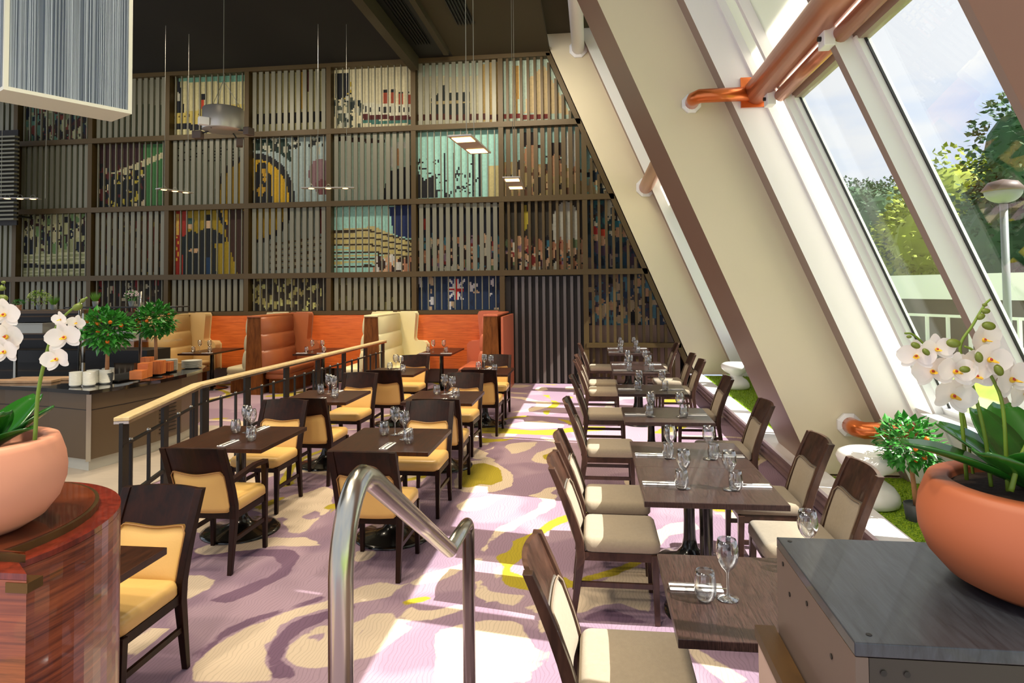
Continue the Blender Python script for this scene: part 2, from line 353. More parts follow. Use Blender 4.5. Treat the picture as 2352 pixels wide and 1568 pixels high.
def snoise(P, sc, seed):
    r = np.random.RandomState(seed); o = np.zeros(len(P))
    for k in range(14):
        a = r.rand()*2*PI; fq = sc*(.6+r.rand()*1.2); o += math.cos(r.rand()*6)*np.sin(P[:, 0]*fq*math.cos(a)+P[:, 1]*fq*math.sin(a)+r.rand()*6.28)
    return o/2.6
fc, fo, fd = field(CREAM), field(OLIVE), field(DARKM); fh = field(HOLE)
fc = np.minimum(fc, -fh)
Wp = P+np.stack([snoise(P, 2.0, 3), snoise(P, 2.0, 4)], 1)*.35
n1 = snoise(Wp, 2.2, 11); n2 = snoise(Wp*1.0+5, 1.8, 12)
away = np.clip((-np.maximum.reduce([fc, fo, fd])-.18)*3, 0, 1)
under = ((P[:, 0] < -1.25) | (P[:, 1] > 8.8) | (P[:, 0] > .3))
pc = (np.abs(n1)*-1+.13)*.5
po = (.10-np.abs(n2+.55))*.5
fc = np.where(under & (away > .3), np.maximum(fc, pc*away), fc); fo = np.where(under & (away > .3), np.maximum(fo, po*away), fo)
att = np.stack([np.clip(.5+v/.3, 0, 1) for v in (fc, fo, fd)]+[np.ones(len(P))], 1)
fme = bpy.data.meshes.new('floor')
vv = np.zeros((nx*ny, 3)); vv[:, :2] = P
idx = np.arange(nx*ny).reshape(ny, nx)
ff = np.stack([idx[:-1, :-1].ravel(), idx[:-1, 1:].ravel(), idx[1:, 1:].ravel(), idx[1:, :-1].ravel()], 1)
fme.vertices.add(len(vv)); fme.vertices.foreach_set('co', vv.ravel())
fme.loops.add(ff.size); fme.loops.foreach_set('vertex_index', ff.ravel().astype(np.int32))
fme.polygons.add(len(ff)); fme.polygons.foreach_set('loop_start', (np.arange(len(ff))*4).astype(np.int32)); fme.polygons.foreach_set('loop_total', np.full(len(ff), 4, np.int32))
fme.update(); fme.validate()
ca = fme.color_attributes.new('pattern', 'FLOAT_COLOR', 'POINT'); ca.data.foreach_set('color', att.ravel().astype(np.float32))
q = N('patterned_carpet'); at = q.add('ShaderNodeAttribute'); at.attribute_name = 'pattern'
sp = q.add('ShaderNodeSeparateColor'); q.link(at.outputs['Color'], sp.inputs[0])
tc = q.add('ShaderNodeTexCoord')
wob = q.add('ShaderNodeTexNoise', Scale=7.0, Detail=3.0); q.link(tc.outputs['Object'], wob.inputs['Vector'])
def thr(sock, base, th=.5, amp=.22, soft=.02):
    a = q.add('ShaderNodeMath', operation='MULTIPLY_ADD'); a.inputs[1].default_value = amp; a.inputs[2].default_value = -amp/2; q.link(wob.outputs[0], a.inputs[0])
    b = q.add('ShaderNodeMath', operation='ADD'); q.link(sock, b.inputs[0]); q.link(a.outputs[0], b.inputs[1])
    m = q.add('ShaderNodeMapRange'); m.inputs['From Min'].default_value = th-soft; m.inputs['From Max'].default_value = th+soft; q.link(b.outputs[0], m.inputs[0]); return m.outputs[0]
big = q.add('ShaderNodeTexNoise', Scale=.9, Detail=2.0); q.link(tc.outputs['Object'], big.inputs['Vector'])
def mixc(f, a, b):
    m = q.add('ShaderNodeMixRGB')
    for i, v in ((1, a), (2, b)):
        if isinstance(v, tuple): m.inputs[i].default_value = v
        else: q.link(v, m.inputs[i])
    if hasattr(f, 'default_value'): q.link(f, m.inputs[0])
    else: m.inputs[0].default_value = f
    return m.outputs[0]
mb_ = q.add('ShaderNodeMapRange'); mb_.inputs['From Min'].default_value = .49; mb_.inputs['From Max'].default_value = .53; q.link(big.outputs[0], mb_.inputs[0])
c = mixc(mb_.outputs[0], lin((138, 114, 132)), lin((156, 132, 146)))
c = mixc(thr(sp.outputs[2], 0), c, lin((108, 82, 104)))
c = mixc(thr(sp.outputs[0], 0), c, lin((200, 182, 158)))
c = mixc(thr(sp.outputs[1], 0), c, lin((158, 142, 24)))
# carved swirl lines in the pile
wv = q.add('ShaderNodeTexWave', Scale=14.0, Distortion=14.0, Detail=1.0); wv.inputs['Detail Scale'].default_value = .45; q.link(tc.outputs['Object'], wv.inputs['Vector'])
wr = q.add('ShaderNodeMapRange'); wr.inputs['From Min'].default_value = .0; wr.inputs['From Max'].default_value = .25; wr.inputs['To Min'].default_value = .80; wr.inputs['To Max'].default_value = 1.0
q.link(wv.outputs[1], wr.inputs[0]); mu = q.add('ShaderNodeMixRGB'); mu.blend_type = 'MULTIPLY'; mu.inputs[0].default_value = .8; q.link(c, mu.inputs[1]); q.link(wr.outputs[0], mu.inputs[2])
q.link(mu.outputs[0], q.b.inputs['Base Color']); q.b.inputs['Roughness'].default_value = .95
bp = q.add('ShaderNodeBump', Strength=.5, Distance=.004); fn = q.add('ShaderNodeTexNoise', Scale=260.0); q.link(tc.outputs['Object'], fn.inputs['Vector'])
ad = q.add('ShaderNodeMath', operation='ADD'); q.link(fn.outputs[0], ad.inputs[0]); q.link(wr.outputs[0], ad.inputs[1]); q.link(ad.outputs[0], bp.inputs['Height']); q.link(bp.outputs[0], q.b.inputs['Normal'])
fme.materials.append(q.m)
fo_ = bpy.data.objects.new('floor', fme); COL.objects.link(fo_); fo_['kind'] = 'structure'
# timber-look walkway beyond the fence, laid just over the screed
pts = [(-4.0, 4.2), (-4.35, 6.0), (-4.3, 7.3), (-4.9, 8.7), (-9.0, 9.0), (-14, 9.0), (-14, 0), (-4.0, 0)]
struct(MB().prism(pts, .001, .012), 'floor_walkway', M['tile'])
struct(MB().box(-15, X0, -1.5, 13.1, -.1, -.002), 'floor_left', M['tile'])
struct(MB().box(-15, 3.3, 13.1, 13.7, -.1, -.001), 'floor_back', M['bulk'])

# ------------------------------------------------------------------ ceiling, bulkheads
CZ = 6.65
struct(MB().box(-15, -3.55, -1, 13.6, CZ, CZ+.1), 'ceiling', M['ceil'])
g = MB(); g.box(-3.62, -3.45, 2, 12.9, CZ-.28, CZ+.25)
struct(g, 'trim_1', M['bulk'])
struct(MB().box(-3.45, -2.75, 2, 13.0, CZ-.001, CZ+.1), 'ceiling_recess', M['black'])
struct(MB().box(-2.75, -.78, 2, 13.4, CZ, CZ+.1), 'ceiling_right', M['bulk'])
struct(MB().box(-2.85, -2.75, 2, 12.6, CZ-.12, CZ+.1), 'trim_2', M['bulk'])
for i, (xa, ya, yb) in enumerate(((-3.32, 4, 12.2), (-2.32, 4, 11.4))):
    break_ = 0
    g = MB()
    for k in range(6): g.box(xa+k*.055, xa+k*.055+.012, ya, yb, CZ-.04, CZ-.004)
    g.box(xa-.02, xa+.31, ya, yb, CZ-.008, CZ-.0015)
    t = g.build('linear_air_grille', M['black']); tag(t, ('long black linear air grille in the ceiling recess', 'shorter black linear air grille nearer the sloping windows')[i], 'air grille')

# ------------------------------------------------------------------ back wall: mural and slatted screen
WY = 13.1
colx = [at_y(x, 470, WY).x for x in (53, 212, 389, 570, 757, 950, 1153, 1343)]
pitch = (colx[6]-colx[1])/5
colx = [colx[1]+pitch*(k-1) for k in range(7)]+[at_y(1343, 470, WY).x]
rowz = [at_y(757, y, WY).z for y in (152, 304, 469, 632, 718)]
struct(MB().box(-15, 2.2, WY+.5, WY+.6, 0, 7.2), 'wall_back', M['doorback'])
cin = 2.05      # inner plane of the sloping ribs: x = cin - .4218 z
# mural painted into a fine grid, in picture coordinates of the wall
u0, u1 = -13.6, 2.0; z0m, z1m = 1.15, 6.6; RS = .033
nu = int((u1-u0)/RS); nz_ = int((z1m-z0m)/RS)
U, Z = np.meshgrid(u0+(np.arange(nu)+.5)*RS, z0m+(np.arange(nz_)+.5)*RS)
PW = np.stack([U.ravel(), Z.ravel()], 1)
A_ = np.array([CA.x, CA.y, CA.z]); B_ = np.array([CB.x, CB.y, CB.z]); C_ = np.array([fw.x, fw.y, fw.z])
V3 = np.stack([PW[:, 0], np.full(len(PW), WY+.11), PW[:, 1]-H], 1); dc = V3@C_
PX = np.stack([CX+F*(V3@A_)/dc, CY-F*(V3@B_)/dc], 1)
img = np.zeros((len(PW), 3)); img[:] = (205, 200, 165)
def inside(poly, P):
    poly = np.array(poly, float); ins = np.zeros(len(P), bool)
    for i in range(len(poly)):
        a = poly[i]; b = poly[(i+1) % len(poly)]; dy = b[1]-a[1]; dy = dy if abs(dy) > 1e-9 else 1e-9
        ins ^= ((a[1] > P[:, 1]) != (b[1] > P[:, 1])) & (P[:, 0] < (b[0]-a[0])*(P[:, 1]-a[1])/dy+a[0])
    return ins
def pp(c, *pts): img[inside(pts, PX)] = c
def rc(c, x0, y0, x1, y1): pp(c, (x0, y0), (x1, y0), (x1, y1), (x0, y1))
def el(c, cx, cy, rx, ry=None): img[((PX[:, 0]-cx)/rx)**2+((PX[:, 1]-cy)/(ry or rx))**2 < 1] = c
def scatter(n, box, cols, smin, smax, asp=1.6):
    for k in range(n):
        el(cols[rng.randint(len(cols))], box[0]+rng.rand()*(box[2]-box[0]), box[1]+rng.rand()*(box[3]-box[1]), smin+rng.rand()*(smax-smin), (smin+rng.rand()*(smax-smin))*asp)
skin = [(226, 178, 136), (236, 200, 160), (200, 140, 104)]; darks = [(30, 28, 30), (20, 30, 46), (52, 36, 28), (64, 30, 26)]
crowd = skin+darks+[(70, 130, 150), (150, 120, 140), (220, 214, 190), (150, 50, 44), (110, 130, 90)]
AQ = (170, 222, 206); CRM = (226, 214, 172); TEAL = (110, 160, 134)
for (x0, x1, y0, y1, cc) in ((0, 390, 240, 330, (120, 128, 96)), (0, 212, 325, 482, (150, 158, 120)), (212, 390, 325, 482, (58, 30, 28)), (0, 212, 482, 640, (166, 168, 118)), (212, 390, 482, 640, (120, 84, 48)),
        (0, 400, 635, 760, (44, 36, 28)), (390, 575, 130, 310, (218, 206, 150)), (390, 575, 310, 480, (160, 166, 140)), (390, 575, 475, 640, (168, 140, 22)), (570, 760, 130, 305, (196, 184, 126)),
        (570, 760, 305, 470, (170, 186, 180)), (570, 760, 470, 640, (156, 164, 152)), (390, 760, 632, 760, (52, 44, 30)), (757, 950, 110, 300, CRM), (757, 950, 296, 470, (188, 210, 190)), (757, 950, 466, 640, AQ),
        (757, 950, 630, 760, (96, 84, 52)), (950, 1153, 100, 300, (214, 206, 166)), (950, 1153, 290, 465, AQ), (950, 1153, 460, 640, (34, 34, 40)), (950, 1153, 626, 760, (30, 52, 88)),
        (1153, 1700, 80, 290, (200, 220, 196)), (1153, 1345, 285, 462, (176, 220, 206)), (1153, 1345, 455, 640, (74, 66, 52)), (1345, 1700, 280, 455, (178, 224, 210)), (1345, 1700, 450, 630, (60, 84, 96)), (1345, 1700, 620, 752, (96, 92, 100)), (1345, 1700, 750, 900, (226, 220, 214))):
    rc(cc, x0, y0, x1, y1)
# far left: crowds, green and maroon poster, liner decks
scatter(150, (60, 240, 210, 325), darks+[(170, 170, 130), (120, 56, 44), (90, 130, 110)], 3, 8)
pp((66, 120, 64), (328, 330), (388, 330), (388, 470), (330, 475)); pp((20, 24, 26), (222, 400), (330, 380), (336, 475), (222, 475))
pp((206, 196, 150), (255, 398), (385, 345), (388, 356), (290, 402)); scatter(70, (222, 380, 330, 474), [(190, 170, 60), (210, 190, 150), (90, 30, 26), (24, 26, 24)], 2, 6)
scatter(200, (55, 490, 210, 575), darks+[(190, 186, 130), (210, 200, 150), (120, 150, 90)], 3, 9)
for k in range(6): pp((214, 210, 160), (55, 585+k*9), (208, 578+k*9), (208, 582+k*9), (55, 589+k*9))
rc((24, 26, 26), 55, 606, 208, 616)
scatter(110, (222, 490, 385, 632), [(60, 28, 24), (176, 146, 50), (140, 44, 34), (30, 26, 24), (196, 170, 120)], 3, 9)
scatter(120, (60, 645, 385, 715), [(140, 40, 36), (196, 184, 150), (36, 30, 26), (70, 56, 40)], 2, 7)
# liner with one funnel under a green and cream sky, dark figure on the left
rc(TEAL, 395, 150, 570, 188); pp((20, 24, 34), (396, 172), (408, 172), (418, 210), (424, 262), (398, 262)); el((206, 200, 176), 410, 222, 4, 10)
pp((214, 190, 96), (396, 262), (470, 250), (560, 238), (560, 262), (480, 284), (396, 284)); pp((24, 24, 30), (396, 284), (480, 284), (560, 262), (560, 284), (470, 298), (396, 298))
for k in range(14): rc((90, 70, 30), 400+k*11, 268-k*1.6, 403+k*11, 272-k*1.6)
rc((206, 66, 28), 461, 228, 470, 250); rc((18, 18, 22), 461, 216, 471, 230)
# rigging and the yellow roundel crossing two bays
for k in range(5): pp((40, 38, 34), (400, 330+k*9), (565, 345+k*6), (565, 347+k*6), (400, 332+k*9))
el((30, 28, 30), 585, 455, 92, 104); el((214, 168, 30), 583, 457, 80, 92); pp((26, 26, 30), (580, 470), (583, 400), (600, 385), (622, 400), (626, 470)); el((30, 28, 28), 602, 388, 13, 16)
scatter(12, (590, 390, 620, 460), [(196, 150, 40)], 2, 5)
pp((34, 56, 44), (575, 320), (660, 320), (672, 375), (640, 350), (575, 345)); scatter(40, (575, 312, 748, 345), [(30, 34, 30), (200, 196, 170)], 2, 6)
el((140, 108, 110), 735, 400, 26, 36); el((120, 70, 70), 740, 430, 16, 18)
pp((186, 168, 110), (575, 160), (640, 155), (640, 240), (575, 250)); rc((206, 160, 60), 690, 160, 704, 250); rc((90, 34, 26), 703, 160, 712, 210); pp((30, 26, 22), (575, 262), (745, 256), (745, 280), (575, 288))
# two dark-coated figures on a mustard poster
rc((176, 50, 34), 395, 482, 428, 632); rc((232, 190, 100), 405, 490, 412, 540)
for k in range(9): el((240, 190, 70), 404+(k % 2)*5, 492+k*13, 2.5, 5)
pp((28, 38, 38), (418, 545), (440, 528), (462, 540), (466, 632), (420, 632)); el((220, 176, 128), 436, 516, 7, 10); el((56, 92, 82), 437, 508, 10, 8)
pp((26, 30, 32), (446, 540), (470, 524), (488, 524), (520, 545), (520, 556), (494, 560), (498, 632), (448, 632)); el((228, 190, 146), 478, 514, 7, 11); rc((20, 20, 24), 472, 492, 488, 508)
rc((30, 60, 92), 468, 590, 484, 632); pp((64, 36, 22), (524, 482), (565, 482), (565, 640), (548, 640), (520, 540)); el((220, 176, 128), 446, 575, 12, 5)
# ships and decks
for k in range(9): pp([(96, 70, 40), (206, 196, 160)][k % 2], (620, 560+k*7), (750, 540+k*8), (750, 545+k*8), (620, 564+k*7))
pp((120, 34, 28), (735, 480), (748, 480), (748, 560), (738, 560)); rc((206, 170, 80), 578, 482, 590, 640); scatter(90, (575, 640, 748, 715), [(190, 190, 120), (30, 28, 24), (160, 150, 90)], 2, 6)
pp((22, 24, 30), (768, 170), (800, 166), (802, 215), (790, 232), (768, 225)); scatter(14, (790, 165, 806, 230), [(200, 170, 60), (30, 30, 30)], 2, 5)
scatter(46, (765, 225, 830, 290), [(40, 50, 44), (210, 206, 180), (90, 96, 80)], 2, 7)
for x in (880, 897, 915, 935): rc((176, 80, 52), x, 208 if x < 900 else 216, x+11, 246); rc((36, 30, 30), x, 206 if x < 900 else 214, x+11, 212)
pp((226, 220, 190), (835, 236), (945, 240), (945, 268), (835, 262)); pp((90, 34, 30), (832, 262), (948, 266), (948, 276), (832, 274)); rc((70, 120, 106), 832, 276, 948, 284)
for k in range(10): rc((50, 50, 50), 838+k*11, 245, 842+k*11, 258)
pp((60, 40, 36), (757, 310), (885, 322), (880, 330), (757, 322)); pp((34, 34, 40), (880, 440), (896, 392), (945, 380), (948, 460), (870, 462)); el((214, 160, 112), 913, 362, 11, 20); el((226, 224, 216), 900, 360, 8, 24); el((226, 224, 216), 922, 334, 14, 8)
pp((28, 44, 92), (893, 474), (946, 470), (946, 548), (905, 540)); pp((206, 190, 130), (765, 528), (860, 520), (945, 556), (945, 600), (765, 560))
for k in range(11): pp([(60, 46, 26), (214, 196, 120)][k % 2], (765, 530+k*8), (850, 528+k*8), (945, 552+k*6), (945, 556+k*6), (850, 532+k*8), (765, 534+k*8))
scatter(50, (860, 590, 945, 632), skin+[(230, 226, 214), (60, 40, 30)], 4, 9); scatter(70, (765, 640, 945, 715), [(180, 170, 110), (60, 60, 40), (120, 120, 70)], 2, 6)
# domed city, cranes, crowd with flags
rc((190, 206, 180), 957, 130, 1150, 175); pp((54, 60, 54), (990, 225), (1010, 212), (1018, 190), (1024, 212), (1078, 210), (1078, 262), (990, 268)); rc((196, 176, 120), 990, 232, 1078, 238); pp((196, 164, 96), (1100, 150), (1145, 140), (1145, 280), (1100, 280)); rc((96, 50, 36), 957, 262, 1150, 276)
pp((34, 32, 34), (957, 390), (975, 415), (1000, 400), (1005, 452), (957, 455))
for k in range(42):
    x = 960+rng.rand()*150; y = 360+rng.rand()*80; l = 10+rng.rand()*26; a = rng.rand()*3
    pp((26, 26, 30), (x, y), (x+l*math.cos(a), y+l*math.sin(a)), (x+l*math.cos(a)+2, y+l*math.sin(a)+2), (x+3, y+2))
for x in (1018, 1040, 1085, 1100): rc((30, 30, 32), x, 350, x+5, 452)
rc((206, 190, 130), 1122, 380, 1150, 455); pp((214, 206, 180), (957, 462), (1150, 468), (1150, 476), (957, 476))
pp((24, 28, 44), (957, 500), (1150, 480), (1150, 545), (957, 545)); el((170, 50, 40), 977, 515, 6, 12)
scatter(190, (957, 545, 1150, 622), crowd, 3, 8); scatter(30, (957, 640, 1150, 714), [(226, 226, 230), (196, 170, 140), (24, 40, 70)], 2, 7)
# small flag waved in the crowd
rc((24, 44, 104), 1030, 640, 1066, 690)
for a, b, w_ in (((1030, 640), (1066, 690), 5), ((1066, 640), (1030, 690), 5)): pp((236, 236, 236), a, (a[0]+w_, a[1]), b, (b[0]-w_, b[1]))
rc((236, 236, 236), 1043, 640, 1053, 690); rc((236, 236, 236), 1030, 659, 1066, 671); rc((196, 34, 40), 1045, 640, 1051, 690); rc((196, 34, 40), 1030, 662, 1066, 668)
# sailing boats, hatted heads, buildings
pp((232, 206, 150), (1205, 260), (1215, 180), (1250, 150), (1290, 225), (1310, 262)); pp((206, 160, 80), (1178, 150), (1192, 150), (1190, 262), (1180, 262)); rc((130, 48, 40), 1156, 262, 1262, 273)
for x, y in ((1218, 325), (1277, 348)): rc((40, 28, 24), x-17, y-22, x+17, y+12); rc((40, 28, 24), x-22, y+8, x+22, y+14); el((212, 156, 110), x, y+30, 15, 24)
pp((196, 172, 112), (1158, 372), (1330, 380), (1340, 455), (1158, 455)); scatter(50, (1160, 375, 1340, 455), [(120, 80, 50), (226, 190, 140), (60, 50, 40), (200, 150, 110)], 3, 9)
el((212, 160, 116), 1218, 362, 16, 24); el((212, 160, 116), 1277, 385, 14, 22); el((220, 220, 206), 1310, 345, 14, 46)
pp((56, 50, 36), (1158, 462), (1240, 462), (1225, 560), (1158, 560)); el((206, 186, 60), 1206, 500, 7, 30); el((214, 214, 196), 1300, 520, 32, 58)
scatter(170, (1158, 552, 1345, 622), crowd+skin, 4, 9)
el((224, 196, 130), 1378, 405, 16, 26); el((40, 54, 60), 1384, 378, 22, 12); scatter(60, (1350, 370, 1440, 455), [(200, 190, 150), (40, 60, 70), (224, 196, 140)], 3, 9)
scatter(70, (1350, 460, 1450, 545), [(30, 60, 70), (226, 220, 190), (50, 110, 110), (60, 50, 44)], 3, 9)
for x, y, cc in ((1368, 535, (190, 50, 40)), (1385, 540, (220, 80, 50)), (1418, 520, (60, 130, 140)), (1434, 520, (60, 130, 140)), (1449, 545, (30, 70, 110))): rc(cc, x-6, y-14, x+6, y+4); el((226, 180, 136), x, y+14, 6, 12)
scatter(60, (1350, 560, 1500, 620), [(40, 80, 110), (170, 150, 140), (90, 70, 90), (30, 50, 70)], 4, 11)
scatter(190, (1350, 632, 1560, 748), [(100, 150, 170), (60, 80, 110), (220, 196, 160), (90, 80, 96), (40, 36, 40), (226, 180, 140)], 4, 10)
noise_ = 1+.06*(rng.rand(len(PW), 1)-.5); rgb = np.clip(img*noise_/255, 0, 1); rgb = np.where(rgb <= .04045, rgb/12.92, ((rgb+.055)/1.055)**2.4)
keep = (PW[:, 0] < cin-.10-.4218*PW[:, 1]).reshape(nz_, nu)
iy, ix = np.nonzero(keep); nq = len(iy)
vm = np.zeros((nq, 4, 3))
for k, (a, b) in enumerate(((0, 0), (1, 0), (1, 1), (0, 1))): vm[:, k, 0] = u0+(ix+a)*RS; vm[:, k, 2] = z0m+(iy+b)*RS
vm[:, :, 1] = WY+.11
mm = bpy.data.meshes.new('mural'); mm.vertices.add(nq*4); mm.vertices.foreach_set('co', vm.ravel())
mm.loops.add(nq*4); mm.loops.foreach_set('vertex_index', np.arange(nq*4, dtype=np.int32)); mm.polygons.add(nq)
mm.polygons.foreach_set('loop_start', (np.arange(nq)*4).astype(np.int32)); mm.polygons.foreach_set('loop_total', np.full(nq, 4, np.int32)); mm.update()
colr = np.concatenate([rgb.reshape(nz_, nu, 3)[iy, ix], np.ones((nq, 1))], 1); ca = mm.color_attributes.new('paint', 'FLOAT_COLOR', 'POINT')
ca.data.foreach_set('color', np.repeat(colr, 4, 0).ravel().astype(np.float32))
q = N('painted_mural'); at = q.add('ShaderNodeAttribute'); at.attribute_name = 'paint'; q.link(at.outputs['Color'], q.b.inputs['Base Color']); q.b.inputs['Roughness'].default_value = .7
mm.materials.append(q.m); mo = bpy.data.objects.new('mural', mm); COL.objects.link(mo); tag(mo, 'wide collage mural of ships, crowds and harbour scenes behind the slatted screen', 'mural')
struct(MB().box(-15, 1.7, WY+.13, WY+.18, 0, 1.2), 'wall_back_lower', M['sidepanel'])

scr = thing('slatted_screen', (0, 0, 0), 'tall bronze grid screen of vertical slats covering the back wall', 'screen')
g = MB()
for k, x in enumerate([colx[0]-pitch]+colx):
    zt = rowz[0]+.04
    lim = (cin-.05-x)/.4218
    zb = 0
    if x == colx[6] : zb = 0
    g.box(x-.05, x+.05, WY-.09, WY+.09, zb, min(zt, lim))
for j, z in enumerate(rowz):
    xe = min(cin-.03-.4218*z, 2.0)
    g.box(-13.9, xe, WY-.10, WY+.09, z-.055, z+.055) if j < 4 else (g.box(-13.9, colx[6], WY-.10, WY+.09, z-.04, z+.04))
zb2 = at_y(1450, 792, WY).z
g.box(colx[7], cin-.03-.4218*zb2, WY-.10, WY+.09, zb2-.045, zb2+.045)
# sloping edge member against the rib
sl = .4218
g.off([(cin-.02-sl*0, WY-.1, 0), (cin-.02-sl*rowz[0], WY-.1, rowz[0]), (cin-.02-sl*rowz[0], WY+.1, rowz[0]), (cin-.02, WY+.1, 0),
       (cin-.12, WY-.1, 0), (cin-.12-sl*rowz[0], WY-.1, rowz[0]), (cin-.12-sl*rowz[0], WY+.1, rowz[0]), (cin-.12, WY+.1, 0)], [(0, 1, 2, 3), (7, 6, 5, 4), (0, 4, 5, 1), (2, 6, 7, 3)])
g.build('grid_frame', M['frame'], scr)
edges = [colx[0]-pitch]+colx+[None]
for ci_ in range(9):
    xa = edges[ci_]; xb = edges[ci_+1] if edges[ci_+1] is not None else 2.0
    rows = list(zip(rowz[:-1], rowz[1:]))
    if ci_ == 8: rows = rows[:3]+[(rowz[3], zb2), (zb2, .05)]
    for rj, (zt, zb) in enumerate(rows):
        if ci_ == 7 and rj >= 3: continue
        wide = (ci_-1+rj) % 2 == 1
        if ci_ == 8: wide = False
        g = MB(); n = 12; st = pitch/13
        for k in range(n):
            x = xa+st*(k+1)
            if x > xb-.03: break
            zz = min(zt-.05, (cin-.14-x)/sl)
            if zz < zb+.1: continue
            if wide: g.box(x-.042, x+.042, WY-.02, WY+.02, zb+.05, zz)
            elif ci_ >= 7: g.box(x-.026, x+.026, WY-.05, WY+.05, zb+.05, zz)
            else: g.box(x-.010, x+.010, WY-.02, WY+.02, zb+.05, zz)
        if g.v: g.build('slat_panel', M['slat'] if ci_ < 7 else M['frame'], scr)
# slatted double-height door bay
g = MB()
for k in range(12):
    x = colx[6]+pitch/13*(k+1)-.01; g.box(x-.028, x+.028, WY+.0, WY+.07, .01, rowz[3]-.08)
d = struct(g, 'door_1', M['doorslat']); 
g = MB().box(colx[6]+.03, colx[7]-.03, WY+.07, WY+.1, 0, rowz[3]-.06); g.build('door_panel', M['doorback'], d)
g = MB().box(colx[6]+.05, colx[6]+.16, WY-.02, WY+.07, .01, rowz[3]-.08); g.build('door_stile', M['doorback'], d)

# ------------------------------------------------------------------ sloping facade
co, cg = 2.77, 3.17
LZ = .23
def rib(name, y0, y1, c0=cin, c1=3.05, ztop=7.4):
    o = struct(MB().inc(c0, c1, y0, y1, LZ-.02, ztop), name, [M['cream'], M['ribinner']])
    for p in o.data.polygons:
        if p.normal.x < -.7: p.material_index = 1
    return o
rib('trim_3', 13.0, 14.2, cin, 2.93); rib('trim_4', 6.23, 7.34); rib('trim_5', .65, 1.75)
struct(MB().box(1.87, 1.9, -1, 13.1, 0, LZ-.03), 'wall_right', M['fascia'])
g = MB()
for k in range(3): g.box(1.855-.012*(k == 0), 1.875, -1, 13.0, .03+k*.065, .06+k*.065)
struct(g, 'baseboard_right', M['fascia'])
struct(MB().box(1.84, 2.06, -1, 13.0, LZ-.03, LZ), 'trim_6', M['ledge'])
WT = 3.46
def bay(y0, y1, panes, num, ztop=7.2, bottom=.85):
    """white surround, panes with their frames"""
    k = num
    for i, (a, b) in enumerate(panes):
        w = struct(MB().inc(3.12, 3.2, a, a+.05, bottom, WT).inc(3.12, 3.2, b-.05, b, bottom, WT).inc(3.12, 3.2, a, b, bottom, bottom+.07), 'window_%d' % k, M['white'])
        MB().inc(cg-.004, cg+.004, a+.05, b-.05, bottom+.07, WT).build('glass', M['pane'], w)
        MB().inc(3.16, 3.175, a+.05, a+.062, bottom+.07, WT).inc(3.16, 3.175, b-.062, b-.05, bottom+.07, WT).build('gasket', M['black'], w)
        MB().inc(3.15, 3.17, a+.02, b-.02, WT+.06, ztop).build('frosted_panel', M['frost'], w)
        k += 1
        if i < len(panes)-1:
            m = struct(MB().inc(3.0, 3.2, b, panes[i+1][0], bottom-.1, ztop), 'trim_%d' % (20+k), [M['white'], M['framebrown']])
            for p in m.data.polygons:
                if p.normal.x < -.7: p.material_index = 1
    return k
nwin = bay(1.75, 6.23, [(1.87, 3.06), (3.14, 4.33), (4.41, 5.62)], 1)
for (ya, yb, nm) in ((6.03, 6.23, 'trim_7'), (1.75, 1.80, 'trim_8'), (7.34, 7.54, 'trim_9'), (12.8, 13.0, 'trim_10')):
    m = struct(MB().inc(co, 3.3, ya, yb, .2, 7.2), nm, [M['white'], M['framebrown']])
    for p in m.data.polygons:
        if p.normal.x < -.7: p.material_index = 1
struct(MB().inc(3.06, 3.2, 5.60, 5.66, .2, 7.2).inc(3.04, 3.12, 5.99, 6.03, .2, 7.2), 'trim_11', M['white'])
struct(MB().inc(3.11, 3.125, 5.66, 6.03, .2, 7.2), 'trim_18', M['frost'])
nwin = bay(7.54, 12.8, [(7.6, 8.85), (8.93, 10.18), (10.26, 11.5), (11.58, 12.78)], nwin)
struct(MB().inc(3.08, 3.2, 1.75, 6.1, .18, .85), 'trim_12', M['white']); struct(MB().inc(3.08, 3.2, 7.5, 12.9, .18, .85), 'trim_13', M['white'])
struct(MB().inc(2.95, 3.12, 1.8, 5.62, .82, .87), 'trim_14', M['white'])
struct(MB().box(-.9, 4, -1, 13.6, 7.0, 7.1), 'ceiling_edge', M['bulk'])
for nm, ya, yb in (('trim_15', 1.75, 5.65), ('trim_16', 7.5, 12.9)):
    struct(MB().inc(3.13, 3.2, ya, yb, WT-.02, WT+.06), nm, M['framebrown'])
# raised planting strip with artificial turf
q = N('bright_turf'); tc = q.add('ShaderNodeTexCoord'); nz = q.add('ShaderNodeTexNoise', Scale=90.0, Detail=4.0); q.link(tc.outputs['Object'], nz.inputs['Vector'])
cr = q.add('ShaderNodeValToRGB'); cr.color_ramp.elements[0].color = lin((70, 120, 10)); cr.color_ramp.elements[1].color = lin((176, 206, 30)); cr.color_ramp.elements[0].position = .35; cr.color_ramp.elements[1].position = .65
q.link(nz.outputs[0], cr.inputs[0]); q.link(cr.outputs[0], q.b.inputs['Base Color']); q.b.inputs['Roughness'].default_value = .9
bp = q.add('ShaderNodeBump', Strength=1.0, Distance=.02); q.link(nz.outputs[0], bp.inputs['Height']); q.link(bp.outputs[0], q.b.inputs['Normal']); M['turf'] = q.m
struct(MB().box(2.06, 3.2, -1, 13.0, 0, .19), 'floor_planter', M['sidepanel'])
g = MB(); r = random.Random(3)
for k in range(9000):
    x = r.uniform(2.07, 3.0); y = r.uniform(3.4, 12.8)
    if 6.2 < y < 7.36: continue
    a = r.uniform(0, PI); h = r.uniform(.02, .045); w = .005; lx, ly = r.uniform(-.015, .015), r.uniform(-.015, .015)
    g.tri((x-w*math.cos(a), y-w*math.sin(a), .19), (x+w*math.cos(a), y+w*math.sin(a), .19), (x+lx, y+ly, .19+h))
